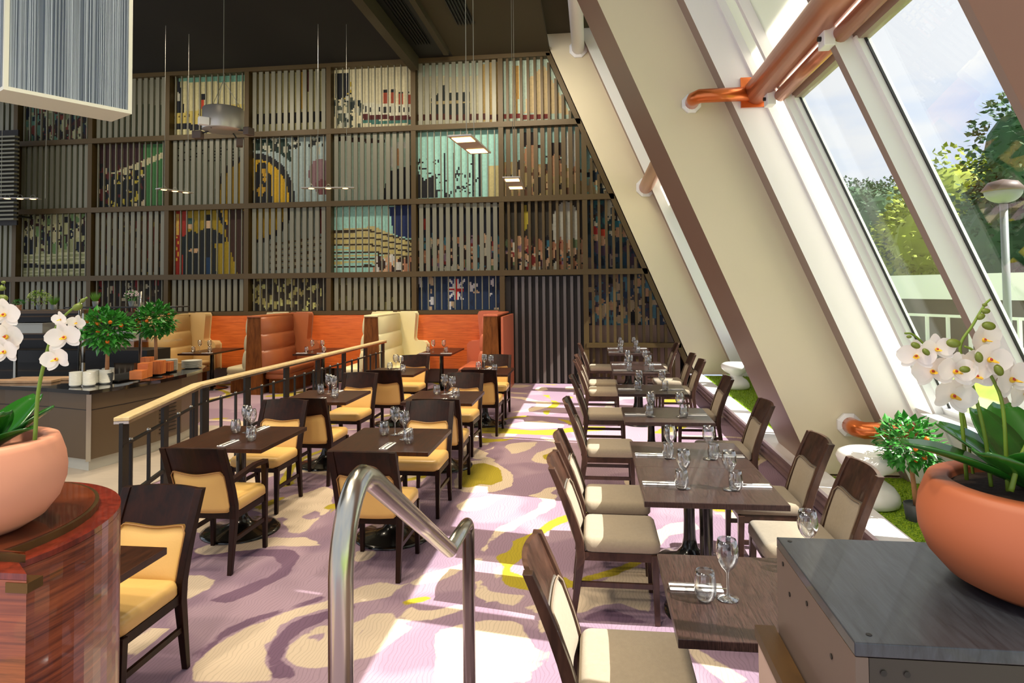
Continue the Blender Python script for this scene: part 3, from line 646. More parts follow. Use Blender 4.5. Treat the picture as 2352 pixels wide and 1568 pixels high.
g.box(2.06, 3.1, 1.75, 6.2, .188, .196).box(2.06, 3.1, 7.36, 12.9, .188, .196)
t = g.build('artificial_turf', M['turf']); tag(t, 'bright green artificial grass filling the strip below the sloping windows', 'grass', kind='stuff')

# painted tubes bracing the ribs
def ptube(name, pts, r, m, label, collar=None, plate=None, n=28):
    t = thing(name, tuple(pts[0]), label, 'pipe'); o = Vector(pts[0])
    MB().tube([Vector(p)-o for p in pts], r, n).build('tube', m, t, True)
    if collar is not None:
        for cc in collar:
            c = Vector(cc)-o; g = MB(); ring = []
            for (ra, yy) in ((r*1.45, 0), (r*1.45, .035), (r*1.0, .035)):
                pass
            g.lathe([(r*1.02, 0), (r*1.5, 0), (r*1.5, .03), (r*1.02, .05)], 8); g.rot(Matrix.Translation(c) @ Matrix.Rotation(PI/2, 4, 'X') @ Matrix.Rotation(PI/8, 4, 'Z'))
            g.build('wall_collar', M['white'], t)
    if plate is not None:
        c = Vector(plate)-o; MB().box(c.x-.135, c.x+.135, c.y-.012, c.y+.012, c.z-.135, c.z+.135).build('end_plate', M['copper'], t)
    return t
p0 = at_y(1736, 213, 6.03); p0b = Vector((p0.x, 6.0, p0.z))
ptube('brace_tube', [(p0.x, 6.0, p0.z), (p0.x, 1.2, p0.z)], .112, M['copperdull'], 'large brushed copper tube running overhead to a square orange plate', plate=(p0.x, 6.015, p0.z))
a = at_y(1328, 112, 12.97); ptube('brace_tube', [(a.x, 12.99, a.z), (a.x, 7.34, a.z)], .125, M['white'], 'white painted tube between the ribs near the ceiling', collar=[(a.x, 12.99, a.z)])
a = at_y(1483, 430, 12.97); ptube('brace_tube', [(a.x, 12.99, a.z), (a.x, 7.34, a.z)], .13, M['copperdull'], 'dull copper tube between the two far ribs, half way up', collar=[(a.x, 12.99, a.z)])
for (px, py, lab, yy) in ((1588, 238, 'bright copper elbow tube on the cream rib, upper of two', 0), (1950, 975, 'bright copper elbow tube on the cream rib beside the citrus tree', 1)):
    a = at_y(px, py, 6.21); b = Vector((a.x, 5.98, a.z)); ex = co-.4218*a.z+.22
    ptube('elbow_tube', [(a.x, 6.22, a.z), (a.x, 6.05, a.z), (a.x+.04, 5.97, a.z), (ex, 5.97, a.z)], .062 if not yy else .072, M['copper'], lab, collar=[(a.x, 6.225, a.z)])
for (ya, yb, lab) in ((1.8, 4.33, 'copper horizontal rail across the nearer window panes'), (4.41, 5.66, 'copper horizontal rail across the window pane by the large tube plate'), (7.5, 12.85, 'copper horizontal rail across the farther windows beyond the rib')):
    x = 3.05-.4218*WT; t = MB().tube([(x, ya, WT+.03), (x, yb, WT+.03)], .052, 16).build('window_rail', M['copperdull'], smooth=True); tag(t, lab, 'rail')
for k, yy in enumerate((4.37, 5.72)):
    x = 2.98-.4218*3.5; t = thing('fixing_bracket', (x, yy, 3.42), ('white bolted bracket at the window mullion', 'white bolted bracket beside the square orange plate')[k], 'bracket')
    MB().box(-.02, .05, -.06, .06, 0, .2).build('plate', M['white'], t, bevel=.006)
    for zz in (.06, .14): MB().lathe([(0, 0), (.016, 0), (.016, .02), (0, .02)], 10).rot(Matrix.Translation((-.02, 0, zz)) @ Matrix.Rotation(-PI/2, 4, 'Y')).build('bolt', M['black'], t)

# ------------------------------------------------------------------ chairs
def backcurve(z):   # y of the back posts at height z
    return -.205 - .16*max(0, (z-.42)/.44)**1.25
def make_chair(name, label, wd, up_, pi_, arms=False, group=None):
    t = thing(name, (0, 0, 0), label, 'chair', 0, group)
    W = .225
    MB().rbox(-W+.005, W-.005, -.19, .245, .385, .475, .035, 3, .008).build('seat', up_, t, True)
    # seat rails
    g = MB().box(-W+.02, W-.02, .20, .225, .35, .395).box(-W+.02, W-.02, -.20, -.18, .35, .395).box(-W+.01, -W+.035, -.19, .21, .35, .395).box(W-.035, W-.01, -.19, .21, .35, .395)
    g.build('seat_frame', wd, t)
    for s in (-1, 1):
        xo = s*(W-.02); g = MB(); zt = .39 if not arms else .64
        g.hexa([(xo-.014, .205, 0), (xo+.014, .205, 0), (xo+.014, .235, 0), (xo-.014, .235, 0), (xo-.02, .19, zt), (xo+.02, .19, zt), (xo+.02, .23, zt), (xo-.02, .23, zt)])
        g.build('leg', wd, t, bevel=.003)
        g = MB(); prev = None; zs = [0, .2, .36, .45, .55, .65, .75, .83, .865]
        secs = []
        for z in zs:
            yy = -.205-.05*(1-z/.36) if z < .36 else backcurve(z)
            w = .015+.007*min(1, z/.4); d = .015+.010*min(1, z/.4)-.006*max(0, (z-.5)/.36)
            secs.append([(xo-w, yy-d, z), (xo+w, yy-d, z), (xo+w, yy+d, z), (xo-w, yy+d, z)])
        vs = [p for s_ in secs for p in s_]; fs = [(3, 2, 1, 0), tuple(len(vs)-4+k for k in range(4))]
        for i in range(len(secs)-1):
            for k in range(4): fs.append((i*4+k, i*4+(k+1) % 4, i*4+4+(k+1) % 4, i*4+4+k))
        g.off(vs, fs); g.build('leg', wd, t, bevel=.003)
        MB().box(xo-.009, xo+.009, -.215, .215, .20, .228).build('stretcher', wd, t)
        if arms:
            g = MB(); pts = [(xo+s*.012, .215, .60), (xo+s*.012, .20, .645), (xo+s*.01, .05, .655), (xo, -.10, .635), (xo, backcurve(.62)+.01, .62)]
            for i in range(len(pts)-1):
                a, b = pts[i], pts[i+1]; g.hexa([(a[0]-.02, a[1], a[2]-.016), (a[0]+.02, a[1], a[2]-.016), (b[0]+.02, b[1], b[2]-.016), (b[0]-.02, b[1], b[2]-.016), (a[0]-.02, a[1], a[2]+.012), (a[0]+.02, a[1], a[2]+.012), (b[0]+.02, b[1], b[2]+.012), (b[0]-.02, b[1], b[2]+.012)])
            g.build('armrest', wd, t)
    # curved top panel of the back
    def sheet(x0, x1, zf0, zf1, th, off, nxs=12, nzs=6, bow=.028):
        vs = []; fs = []; L = []
        for face in (1, -1):
            for i in range(nxs+1):
                u = i/nxs; x = x0+(x1-x0)*u
                for j in range(nzs+1):
                    w = j/nzs; z = zf0(u)+(zf1(u)-zf0(u))*w; e = (2*u-1)
                    edge = min(u, 1-u, w, 1-w)*4; pf = min(1, edge)**.5 if off else 1
                    y = backcurve(z)-bow*(1-e*e)+.0+face*th*(.45+.55*pf)
                    vs.append((x, y, z))
        n = (nxs+1)*(nzs+1); idf = lambda f, i, j: f*n+i*(nzs+1)+j
        for i in range(nxs):
            for j in range(nzs):
                fs.append((idf(0, i, j), idf(0, i, j+1), idf(0, i+1, j+1), idf(0, i+1, j))); fs.append((idf(1, i, j), idf(1, i+1, j), idf(1, i+1, j+1), idf(1, i, j+1)))
        for i in range(nxs):
            for j in (0, nzs): fs.append((idf(0, i, j), idf(0, i+1, j), idf(1, i+1, j), idf(1, i, j)))
        for j in range(nzs):
            for i in (0, nxs): fs.append((idf(0, i, j), idf(1, i, j), idf(1, i, j+1), idf(0, i, j+1)))
        return MB().off(vs, fs)
    wave = lambda u: .665+.018*math.cos((2*u-1)*PI)*-1 if False else .655+.016*(1-math.cos(2*PI*u))*-1+.016*2*(1 if .12 < u < .88 else max(0, min(u, 1-u)/.12))*.5
    zt_ = lambda u: .703-.020*math.sin(PI*u)**2+(-.03*(1-min(1, min(u, 1-u)/.07))**2)
    sheet(-W+.025, W-.025, lambda u: .645, lambda u: .865+.006*math.sin(PI*u), .010, 0).build('back_panel', wd, t)
    b = sheet(-W+.035, W-.035, lambda u: .40+(.02*(1-min(1, min(u, 1-u)/.06))**2), zt_, .027, 1, 16, 8).build('backrest', up_, t, True)
    for fc_ in (-1, 1):
        pts = []
        for i in range(17):
            u = i/16; z = zt_(u)-.004; e = 2*u-1; pts.append((-W+.037+(2*W-.074)*u, backcurve(z)-.028*(1-e*e)+fc_*.024, z))
        e = 1; right = [(W-.037, backcurve(z)+fc_*.022, z) for z in (.64, .56, .48, .42)]
        left = [(-W+.037, backcurve(z)+fc_*.022, z) for z in (.42, .48, .56, .64)]
        MB().tube(left+pts+right, .0045, 6).build('piping', pi_, b, True)
    return reg(t)
chair_y = make_chair('dining_chair', 'x', M['dark'], M['leather'], M['piping'])
armch = make_chair('armchair', 'x', M['dark'], M['leather'], M['piping'], True)
chair_t = make_chair('dining_chair', 'x', M['brownwood'], M['fabric'], M['pipe2'])
used = set()
def place(proto, x, y, rz, label, group=None):
    if proto.name not in used:
        used.add(proto.name); proto.location = (x, y, 0); proto.rotation_euler = (0, 0, rz); proto['label'] = label
        if group: proto['group'] = group
        return proto
    return dup(proto, (x, y, 0), rz, label, group)
GY = 'tan leather chairs at the small tables'; GT = 'taupe fabric chairs along the window-side tables'
TABL = {'A': (-2.80, 4.98, 'first small table by the railing'), 'B': (-1.55, 4.99, 'first small table by the aisle'), 'C': (-2.92, 6.95, 'second small table by the railing'),
        'D': (-1.60, 6.98, 'second small table by the aisle'), 'E': (-2.80, 9.10, 'third small table by the railing'), 'F': (-1.52, 9.20, 'third small table by the aisle'), 'Z': (-2.31, 2.42, 'corner table behind the veneered counter')}
place(armch, -2.64, 4.45, 0, 'tan leather armchair with dark arms, back to us, at the first table by the railing')
place(chair_y, -2.90, 5.58, PI, 'tan leather chair facing us beyond the first table by the railing', GY)
place(chair_y, -1.48, 4.45, 0, 'tan leather chair with its back to us, behind the steel handrail', GY)
place(chair_y, -1.50, 5.60, PI, 'tan leather chair facing us beyond the first table by the aisle', GY)
for k, (cx, cy, ds) in TABL.items():
    if k in 'CDEF':
        dx = {'C': .15, 'D': .12, 'E': .12, 'F': .08}[k]
        place(chair_y, cx+dx, cy-.53, random.uniform(-.04, .04), 'tan leather chair with its back to us at the %s' % ds, GY)
        place(chair_y, cx+.03, cy+.62, PI+random.uniform(-.05, .05), 'tan leather chair facing us beyond the %s' % ds, GY)
place(chair_y, -2.27, 2.90, PI, 'large tan leather chair facing us, partly hidden by the veneered counter', GY)
lefts = [(2.62, 'nearest taupe chair, lower middle of the photo, facing the windows'), (4.02, 'taupe chair on the aisle side of the big window table, nearer one'), (4.66, 'taupe chair on the aisle side of the big window table, farther one'),
         (6.12, 'taupe chair on the aisle side of the third window table'), (7.75, 'taupe chair on the aisle side of the fourth window table'), (9.4, 'taupe chair on the aisle side, nearer end of the fifth window table'),
         (10.15, 'taupe chair on the aisle side, farther end of the fifth window table'), (12.2, 'farthest taupe chair on the aisle side, by the slatted door')]
for y, lb in lefts: place(chair_t, .12, y, -PI/2, lb, GT)
rights = [(4.0, 'taupe chair with its back to the window ledge, nearest of that side'), (4.73, 'taupe chair with its back to the window ledge, second of that side'), (6.12, 'taupe chair with its back to the window ledge, third of that side'), (7.75, 'taupe chair with its back to the window ledge, fourth of that side'),
          (9.55, 'taupe chair with its back to the window ledge, fifth of that side'), (10.4, 'taupe chair with its back to the window ledge, sixth of that side'), (12.3, 'taupe chair with its back to the window ledge, farthest of that side')]
for y, lb in rights: place(chair_t, 1.165, y, PI/2, lb, GT)

# ------------------------------------------------------------------ tables
def make_table(name, w, d, top, thick=.032, br=.30):
    t = thing(name, (0, 0, 0), 'x', 'table')
    MB().box(-w/2, w/2, -d/2, d/2, .74-thick, .74).build('tabletop', top, t, bevel=.003)
    MB().lathe([(br, .0), (br, .012), (br-.03, .02), (.17, .035), (.09, .065), (.055, .11), (.042, .17), (.038, .30), (.038, .69)], 36).build('base', M['cast'], t, True)
    MB().box(-.18, .18, -.03, .03, .69, .712).box(-.03, .03, -.18, .18, .69, .712).build('top_bracket', M['cast'], t)
    return reg(t)
tA = make_table('dining_table', .75, .78, M['darktop']); tR = make_table('dining_table', .76, .70, M['wenge'], .032, .25)
for k, (x, y, ds) in TABL.items(): place(tA, x, y, 0, 'square dark wood pedestal table, the '+ds, 'small pedestal tables')
TR = [(2.60, .74, 'nearest window table'), (4.0, .70, 'nearer half of big window table'), (4.70, .70, 'farther half of big window table'), (6.12, .70, 'third window table'), (7.63, .80, 'fourth window table'),
      (9.35, .70, 'nearer half of fifth window table'), (10.05, .70, 'farther half of fifth window table'), (11.95, .70, 'nearer half of last window table'), (12.65, .68, 'farther half of last window table')]
for y, d, ds in TR:
    o = place(tR, .645, y, 0, 'dark oak pedestal table, the '+ds, 'window-side tables'); o.scale = (1, 1, 1)

# ------------------------------------------------------------------ glassware and cutlery
wg = thing('wine_glass', (0, 0, 0), 'x', 'glass')
MB().lathe([(0, 0.001), (.034, .001), (.035, .003), (.012, .007), (.0045, .014), (.0038, .05), (.0042, .085), (.010, .094), (.024, .108), (.034, .128), (.037, .148), (.035, .172), (.030, .196), (.029, .196), (.0335, .172), (.0355, .148), (.0325, .130), (.022, .111), (.006, .098), (0, .096)], 22).build('bowl', M['glass'], wg, True)
reg(wg); wg.scale = (1.12, 1.12, 1.12)
tb = MB().lathe([(0, .001), (.022, .001), (.031, .012), (.036, .035), (.0365, .055), (.032, .085), (.029, .098), (.028, .098), (.031, .084), (.0345, .055), (.0335, .036), (.028, .016), (0, .012)], 22).build('tumbler', M['glass'], None, True); tag(tb, 'x', 'glass'); tb.scale = (1.12, 1.12, 1.12); CH[tb.name] = []
nk = MB().rbox(-.10, .10, -.032, .032, 0, .006, .003, 2).build('napkin', M['napkin']); tag(nk, 'x', 'napkin'); CH[nk.name] = []
def knife():
    g = MB().box(-.10, .0, -.006, .006, 0, .005); g.hexa([(.0, -.008, 0), (.11, -.005, 0), (.115, .004, 0), (.0, .007, 0), (.0, -.008, .003), (.11, -.005, .003), (.115, .004, .003), (.0, .007, .003)]); return g
def fork():
    g = MB().box(-.10, .03, -.0045, .0045, 0, .004).hexa([(.03, -.0045, 0), (.05, -.012, 0), (.05, .012, 0), (.03, .0045, 0), (.03, -.0045, .004), (.05, -.012, .004), (.05, .012, .004), (.03, .0045, .004)])
    for k in range(4): g.box(.05, .10, -.0115+k*.0066, -.0085+k*.0066, 0, .004)
    return g
kn = knife().build('knife', M['cutlery']); tag(kn, 'x', 'knife'); fk = fork().build('fork', M['cutlery']); tag(fk, 'x', 'fork'); CH[kn.name] = []; CH[fk.name] = []
def put(proto, x, y, z, rz, label, group, cat=None):
    if proto.name not in used:
        used.add(proto.name); proto.location = (x, y, z); proto.rotation_euler = (0, 0, rz); proto['label'] = label; proto['group'] = group; return proto
    return dup(proto, (x, y, z), rz, label, group)
TZ = .7405
def cutset(x, y, rz, ds):
    put(nk, x, y, TZ, rz, 'white napkin '+ds, 'napkins')
    c, s = math.cos(rz), math.sin(rz)
    put(fk, x-s*.014, y+c*.014, TZ+.0065, rz, 'steel fork '+ds, 'forks'); put(kn, x+s*.016, y-c*.016, TZ+.0065, rz, 'steel knife '+ds, 'knives')
# window tables: cutlery left/right, tumbler and wine glass inside
for i, (y, d, ds) in enumerate(TR):
    for s in (-1, 1):
        side = 'aisle side' if s < 0 else 'window side'; yy = y-.05 if i != 2 else y-.08
        if i == 0: yy = y-.0
        lab = 'on the %s of the %s' % (side, ds)
        cutset(.645+s*.265, yy+(.03 if i else .03), 0 if s < 0 else PI, lab)
        xt = .645+s*.185+(.04 if s < 0 else -.03); yt = yy-.09+(.03 if i else 0)
        put(tb, xt-.005 if i else .40, yt if i else 2.53, TZ, 0, 'small tumbler '+lab, 'tumblers') if not (i == 0 and s > 0) else put(tb, .80, 2.82, TZ, 0, 'small tumbler '+lab, 'tumblers')
        if i == 0: put(wg, .485 if s < 0 else .88, 2.55 if s < 0 else 2.90, TZ, 0, 'stemmed wine glass '+lab, 'wine glasses')
        else: put(wg, .645+s*(.135 if s < 0 else .12), yt+.015, TZ, 0, 'stemmed wine glass '+lab, 'wine glasses')
rr = random.Random(4)
for k, (x, y, ds) in TABL.items():
    if k == 'Z': continue
    put(wg, x-.03, y+.14, TZ, 0, 'left wine glass on the '+ds, 'wine glasses'); put(wg, x+.09, y-.01, TZ, 0, 'right wine glass on the '+ds, 'wine glasses')
    put(tb, x-.11, y+.11, TZ, 0, 'left tumbler on the '+ds, 'tumblers'); put(tb, x+.16, y-.14, TZ, 0, 'right tumbler on the '+ds, 'tumblers')
    cutset(x+.03, y-.24, PI/2-.05, 'at the near edge of the '+ds); cutset(x+.02, y+.27, -PI/2-.05, 'at the far edge of the '+ds)

# ------------------------------------------------------------------ booths along the back wall
bx = [-8.42, -6.18, -3.95]; BF, BB = 11.4, 13.0
def booth_div(x, mr, ml, label, seatl=True, seatr=True):
    t = thing('booth_divider', (x, 0, 0), label, 'booth seat')
    h = 1.42
    # tapered timber end
    MB().hexa([(-.17, BF, 0), (.17, BF, 0), (.17, BF+.05, 0), (-.17, BF+.05, 0), (-.12, BF, h), (.12, BF, h), (.12, BF+.05, h), (-.12, BF+.05, h)]).build('end_panel', M['booth_wood'], t)
    MB().box(-.1, .1, BF+.05, BB-.021, 0, h-.01).build('core', M['booth_wood'], t)
    for s, m in ((1, mr), (-1, ml)):
        if m is None: continue
        g = MB(); zs = [.47, .80, 1.10, 1.43]
        for i in range(3):
            za, zb = zs[i], zs[i+1]; n = 6; vs = []; fs = []
            for j in range(n+1):
                w = j/n; z = za+(zb-za)*w; bulge = .03*math.sin(PI*w)**.5 if 0 < w < 1 else 0
                xx = .12+(.10*(1.43-z)/.96)+bulge
                vs += [(s*xx, BF+.03, z), (s*xx, BB-.32, z), (s*.09, BF+.03, z), (s*.09, BB-.32, z)]
            for j in range(n): fs += [(j*4, j*4+1, j*4+5, j*4+4), (j*4, j*4+4, j*4+6, j*4+2), (j*4+1, j*4+3, j*4+7, j*4+5)]
            fs.append((n*4, n*4+1, n*4+3, n*4+2)); g.off(vs, fs)
        g.build('channelled_back', m, t, True)
        # wing returning along the wall, stepping down to an arm
        pr = [(.10, .3), (.66, .3), (.66, .80), (.62, .85), (.44, .86), (.40, .92), (.44, 1.40), (.42, 1.44), (.10, 1.44)]
        vs = [(s*a, BB-.26, b) for a, b in pr]+[(s*a, BB-.022, b) for a, b in pr]; n = len(pr)
        MB().off(vs, [tuple(range(n)), tuple(range(n, 2*n))[::-1]]+[(k, (k+1) % n, n+(k+1) % n, n+k) for k in range(n)]).build('wing', m, t, bevel=.02)
        xa, xb = (.14, .62) if s > 0 else (-.62, -.14)
        MB().rbox(xa, xb, BF+.12, BB-.3, .36, .49, .05, 4, .01).rbox(xa+.01, xb-.01, BF+.13, BB-.3, .27, .37, .03, 3).build('seat', m, t, True)
        MB().box(min(xa, xb)+.06, max(xa, xb)-.1 if s > 0 else max(xa, xb), BF+.2, BB-.3, 0, .27).build('seat_base', M['booth_wood'], t)
    MB().box(-.13, .13, BF-.01, BB-.021, h-.01, h+.025).build('cap', mr or ml, t, bevel=.01)
    return t
booth_div(bx[0], M['beigel'], None, 'high beige booth back behind the citrus trees'); booth_div(bx[1], M['rust'], M['bonel'], 'high booth divider, rust leather on one side and bone on the other')
booth_div(bx[2], M['creaml'], M['creaml'], 'high cream leather booth divider with a walnut end')
booth_div(-1.78, None, M['salmon'], 'rust orange end divider of the booths beside the slatted door')
t = MB().box(-1.60, -1.56, BF+.05, BB, 0, 1.40).build('booth_side_panel', M['salmon']); tag(t, 'flat salmon side panel closing the last booth by the slatted door', 'panel')
for i, (a, b) in enumerate(((bx[0]+.1, bx[1]-.1), (bx[1]+.1, bx[2]-.1), (bx[2]+.1, -1.80))):
    t = MB().box(a, b, BB-.019, BB+.0, .3, 1.385).build('veneer_wall_panel', M['orangewood']); tag(t, 'orange veneered panel behind the %s booth table' % ('left', 'middle', 'right')[i], 'panel')
tB = make_table('booth_table', .62, 1.25, M['darktop']);
BT = [(-7.42, 'left booth table behind the buffet counter'), (-5.15, 'middle booth table behind the handrail'), (-2.82, 'right booth table by the cream divider')]
for x, ds in BT:
    place(tB, x, 12.1, 0, 'long dark wood table, the '+ds, 'booth tables')
    for s in (-1, 1):
        lab = 'on the %s side of the %s' % ('left' if s < 0 else 'right', ds)
        put(wg, x+s*.10, 11.85, TZ, 0, 'stemmed wine glass '+lab, 'wine glasses'); put(tb, x+s*.17, 11.75, TZ, 0, 'small tumbler '+lab, 'tumblers'); cutset(x+s*.2, 11.62, 0 if s < 0 else PI, lab)

# ------------------------------------------------------------------ handrail fence on the left
fe = thing('railing_fence', (0, 0, 0), 'dark metal railing with pale ash handrail left of the small tables', 'railing')
Q0, Q1, Q2 = Vector((-3.335, 4.32, 0)), Vector((-3.80, 5.95, 0)), Vector((-3.66, 11.25, 0))
def along(a, b, w, z0, z1):
    d = (b-a).normalized(); n = Vector((d.y, -d.x, 0))*w/2
    return [tuple(p+Vector((0, 0, z))) for z in (z0, z1) for p in (a-n, a+n, b+n, b-n)]
ex = (Q0-Q1).normalized()
for a, b in ((Q0, Q1), (Q1, Q2)):
    MB().hexa(along(a, b, .105, .985, 1.012)).build('handrail', M['railwood'], fe, bevel=.005)
    MB().hexa(along(a, b, .10, .965, .984)).build('rail_strip', M['steel'], fe)
    MB().hexa(along(a, b, .03, .80, .815)).build('upper_rail', M['black'], fe)
    MB().hexa(along(a, b, .025, .40, .43)).build('lower_rail', M['black'], fe)
    L = (b-a).length; d = (b-a).normalized(); ang = math.atan2(d.y, d.x)
    np_ = 2 if L < 3 else 6
    for k in range(np_+1):
        if L > 3 and k == 0: p = a+d*.12
        else: p = a+d*min(max(L*k/np_, .05), L-.06)
        MB().cbox(p.x, p.y, 0, .11, .025, .97, ang).build('post', M['black'], fe)
    ns = 5 if L < 3 else 20
    for k in range(ns):
        p = a+d*(L*(k+.5)/ns); MB().cbox(p.x, p.y, .02, .022, .022, .79, ang).build('baluster', M['black'], fe); MB().ball((p.x, p.y, .82), .017, 8, 5).build('baluster_cap', M['steel'], fe, True)

# ------------------------------------------------------------------ buffet counter
ct = thing('buffet_counter', (0, 0, 0), 'dark curved buffet counter with glossy black top left of the railing', 'counter')
poly = [(-5.25, 6.33), (-5.14, 6.75), (-5.06, 7.2), (-5.06, 7.7), (-5.16, 8.2), (-5.35, 8.6), (-5.9, 8.85), (-9.5, 8.9), (-9.5, 6.75), (-6.6, 6.62), (-5.9, 6.5)]
def inset(poly, d):
    c = Vector((sum(p[0] for p in poly)/len(poly), sum(p[1] for p in poly)/len(poly))); out = []
    for p in poly:
        v = Vector(p)-c; out.append(tuple(c+v*(1-d/v.length)))
    return out
MB().prism(poly, .83, .87).build('countertop', M['blackgloss'], ct); MB().prism(inset(poly, .06), .14, .83).build('cabinet', M['counter'], ct); MB().prism(inset(poly, .13), 0, .14).build('kickboard', M['kick'], ct)
MB().prism(inset(poly, .057), .655, .662).build('panel_joint', M['black'], ct)
cc = inset(poly, .05)[0]; MB().cbox(cc[0]+.0, cc[1]-.005, .13, .045, .045, .70, .6).build('corner_strip', M['steel'], ct)
g = MB()
for k in range(8): a = inset(poly, .052); p, q_ = Vector((*a[2], 0)), Vector((*a[3], 0)); e = (q_-p); g.hexa(along(p+e*.1, p+e*.75, .012, .22+k*.045, .228+k*.045))
g.build('vent_grille', M['black'], ct)
bowl = MB().lathe([(0, .0), (.045, 0), (.06, .012), (.064, .03), (.060, .03), (.055, .014), (0, .006)], 24).build('stacked_bowl', M['ceramic'], None, True); tag(bowl, 'x', 'bowl'); CH[bowl.name] = []
spots = [(-5.66, 6.62), (-5.53, 6.66), (-5.60, 6.80), (-5.48, 6.84), (-5.55, 6.97)]
for i, (x, y) in enumerate(spots):
    n = 10
    for k in range(n): put(bowl, x, y, .87+k*.0145, 0, 'white bowl in stack %s of the bowls beside the citrus pot' % ('nearest left', 'nearest right', 'middle left', 'middle right', 'rearmost')[i], 'white bowls in stack %s' % ('a', 'b', 'c', 'd', 'e')[i])
plate = MB().lathe([(0, .0), (.07, 0), (.12, .012), (.13, .017), (.118, .016), (.07, .005), (0, .005)], 32).build('dinner_plate', M['ceramic'], None, True); tag(plate, 'x', 'plate'); CH[plate.name] = []
for (x, y, n, nm) in ((-5.52, 7.98, 13, 'taller stack of white plates behind the wooden blocks'), (-5.38, 8.30, 9, 'lower stack of white plates at the counter end')):
    for k in range(n): put(plate, x, y, .87+k*.011, 0, 'round white plate in the '+nm, nm)
def blk(px, py, w, h, m, lab, rz=.2):
    p = at_z(px, py, .895); t = MB().cbox(p.x, p.y, .895, w, w, h, rz).build('wooden_block', m, bevel=.003); tag(t, lab, 'block')
tray = MB().cbox(-5.62, 7.45, .872, .5, 1.0, .02, -.05).build('serving_tray', M['black'], bevel=.008); tag(tray, 'flat black tray under the orange wooden blocks', 'tray')
blk(333, 866, .12, .17, M['blockwood2'], 'plain orange wooden block, tall, left in the group'); blk(318, 870, .14, .10, M['blockwood2'], 'low orange wooden block in front of the group')
for px, py, w, h, lab in ((302, 868, .0, 0, ''), (363, 858, .13, .16, 'striped orange wooden block, large, right of the low one'), (386, 852, .10, .12, 'small striped wooden block beside the plates'), (338, 850, .12, .17, 'orange wooden block at the back of the group')):
    if w: blk(px, py, w, h, M['blockwood'], lab)

# ------------------------------------------------------------------ citrus trees and small plants
def leafshape(g, c, d, n, L, W):
    d = d.normalized(); s = d.cross(n).normalized(); n2 = s.cross(d); c = Vector(c)
    a = c; b = c+d*L*.35+s*W-n2*L*.02; e = c+d*L; f = c+d*L*.35-s*W-n2*L*.02; m = c+d*L*.45+n2*L*.06
    g.off([a, b, m, f, e], [(0, 1, 2), (0, 2, 3), (1, 4, 2), (2, 4, 3)])
def citrus(name, loc, h, rad, nleaf, nor, label, sd, pot_r=.055, pot_h=.09, potm='pot', z0=None, lean=0):
    r = random.Random(sd); t = thing(name, loc, label, 'plant')
    MB().lathe([(pot_r*.82, 0), (pot_r, pot_h), (pot_r*.92, pot_h), (pot_r*.9, pot_h-.012), (0, pot_h-.012)], 22).build('pot', M[potm], t, True)
    ct_ = h-rad
    MB().tube([(0, 0, pot_h-.02), (lean*.3, .004, h*.35), (lean, 0, ct_)], [.014*h/.5, .012*h/.5, .008*h/.5], 8).build('trunk', M['trunk'], t, True)
    g = MB(); cen = Vector((lean, 0, ct_+rad*.1))
    for k in range(nleaf):
        v = Vector((r.gauss(0, 1), r.gauss(0, 1), r.gauss(0, .8))).normalized(); rr_ = rad*(.35+.65*r.random()**.5); p = cen+Vector((v.x*rr_, v.y*rr_, v.z*rr_*.9))
        d = (v+Vector((r.uniform(-.8, .8), r.uniform(-.8, .8), r.uniform(-.9, .5)))).normalized(); L = rad*r.uniform(.26, .42)
        leafshape(g, p, d, Vector((r.uniform(-.4, .4), r.uniform(-.4, .4), 1)), L, L*.32)
    for k in range(22):
        v = Vector((r.gauss(0, 1), r.gauss(0, 1), r.gauss(.2, .8))).normalized(); g.tube([cen-Vector((0, 0, rad*.3)), cen+v*rad*.85], .0025, 4)
    g.build('foliage', M['tleaf'], t)
    for k in range(nor):
        a = r.uniform(PI, 2*PI); v = Vector((math.cos(a), math.sin(a), r.uniform(-.75, .55))); p = cen+v.normalized()*rad*.88
        MB().ball(tuple(p), rad*.085, 12, 8).build('orange', M['orange'], t, True)
    return t
p = at_z(238, 882, .87); citrus('potted_citrus_tree', (p.x, p.y+.05, .87), .84, .25, 620, 9, 'potted citrus tree with oranges beside the bowl stacks on the counter', 1, .065, .12)
p = at_z(362, 850, .87); citrus('potted_citrus_tree', (p.x-.06, p.y+.05, .87), .88, .245, 620, 8, 'potted citrus tree with oranges behind the wooden blocks on the counter', 2, .06, .1, lean=-.02)
citrus('potted_citrus_tree', (2.31, 5.12, .195), .74, .205, 460, 6, 'potted citrus tree standing on the green turf by the window', 3, .085, .12, lean=-.04)
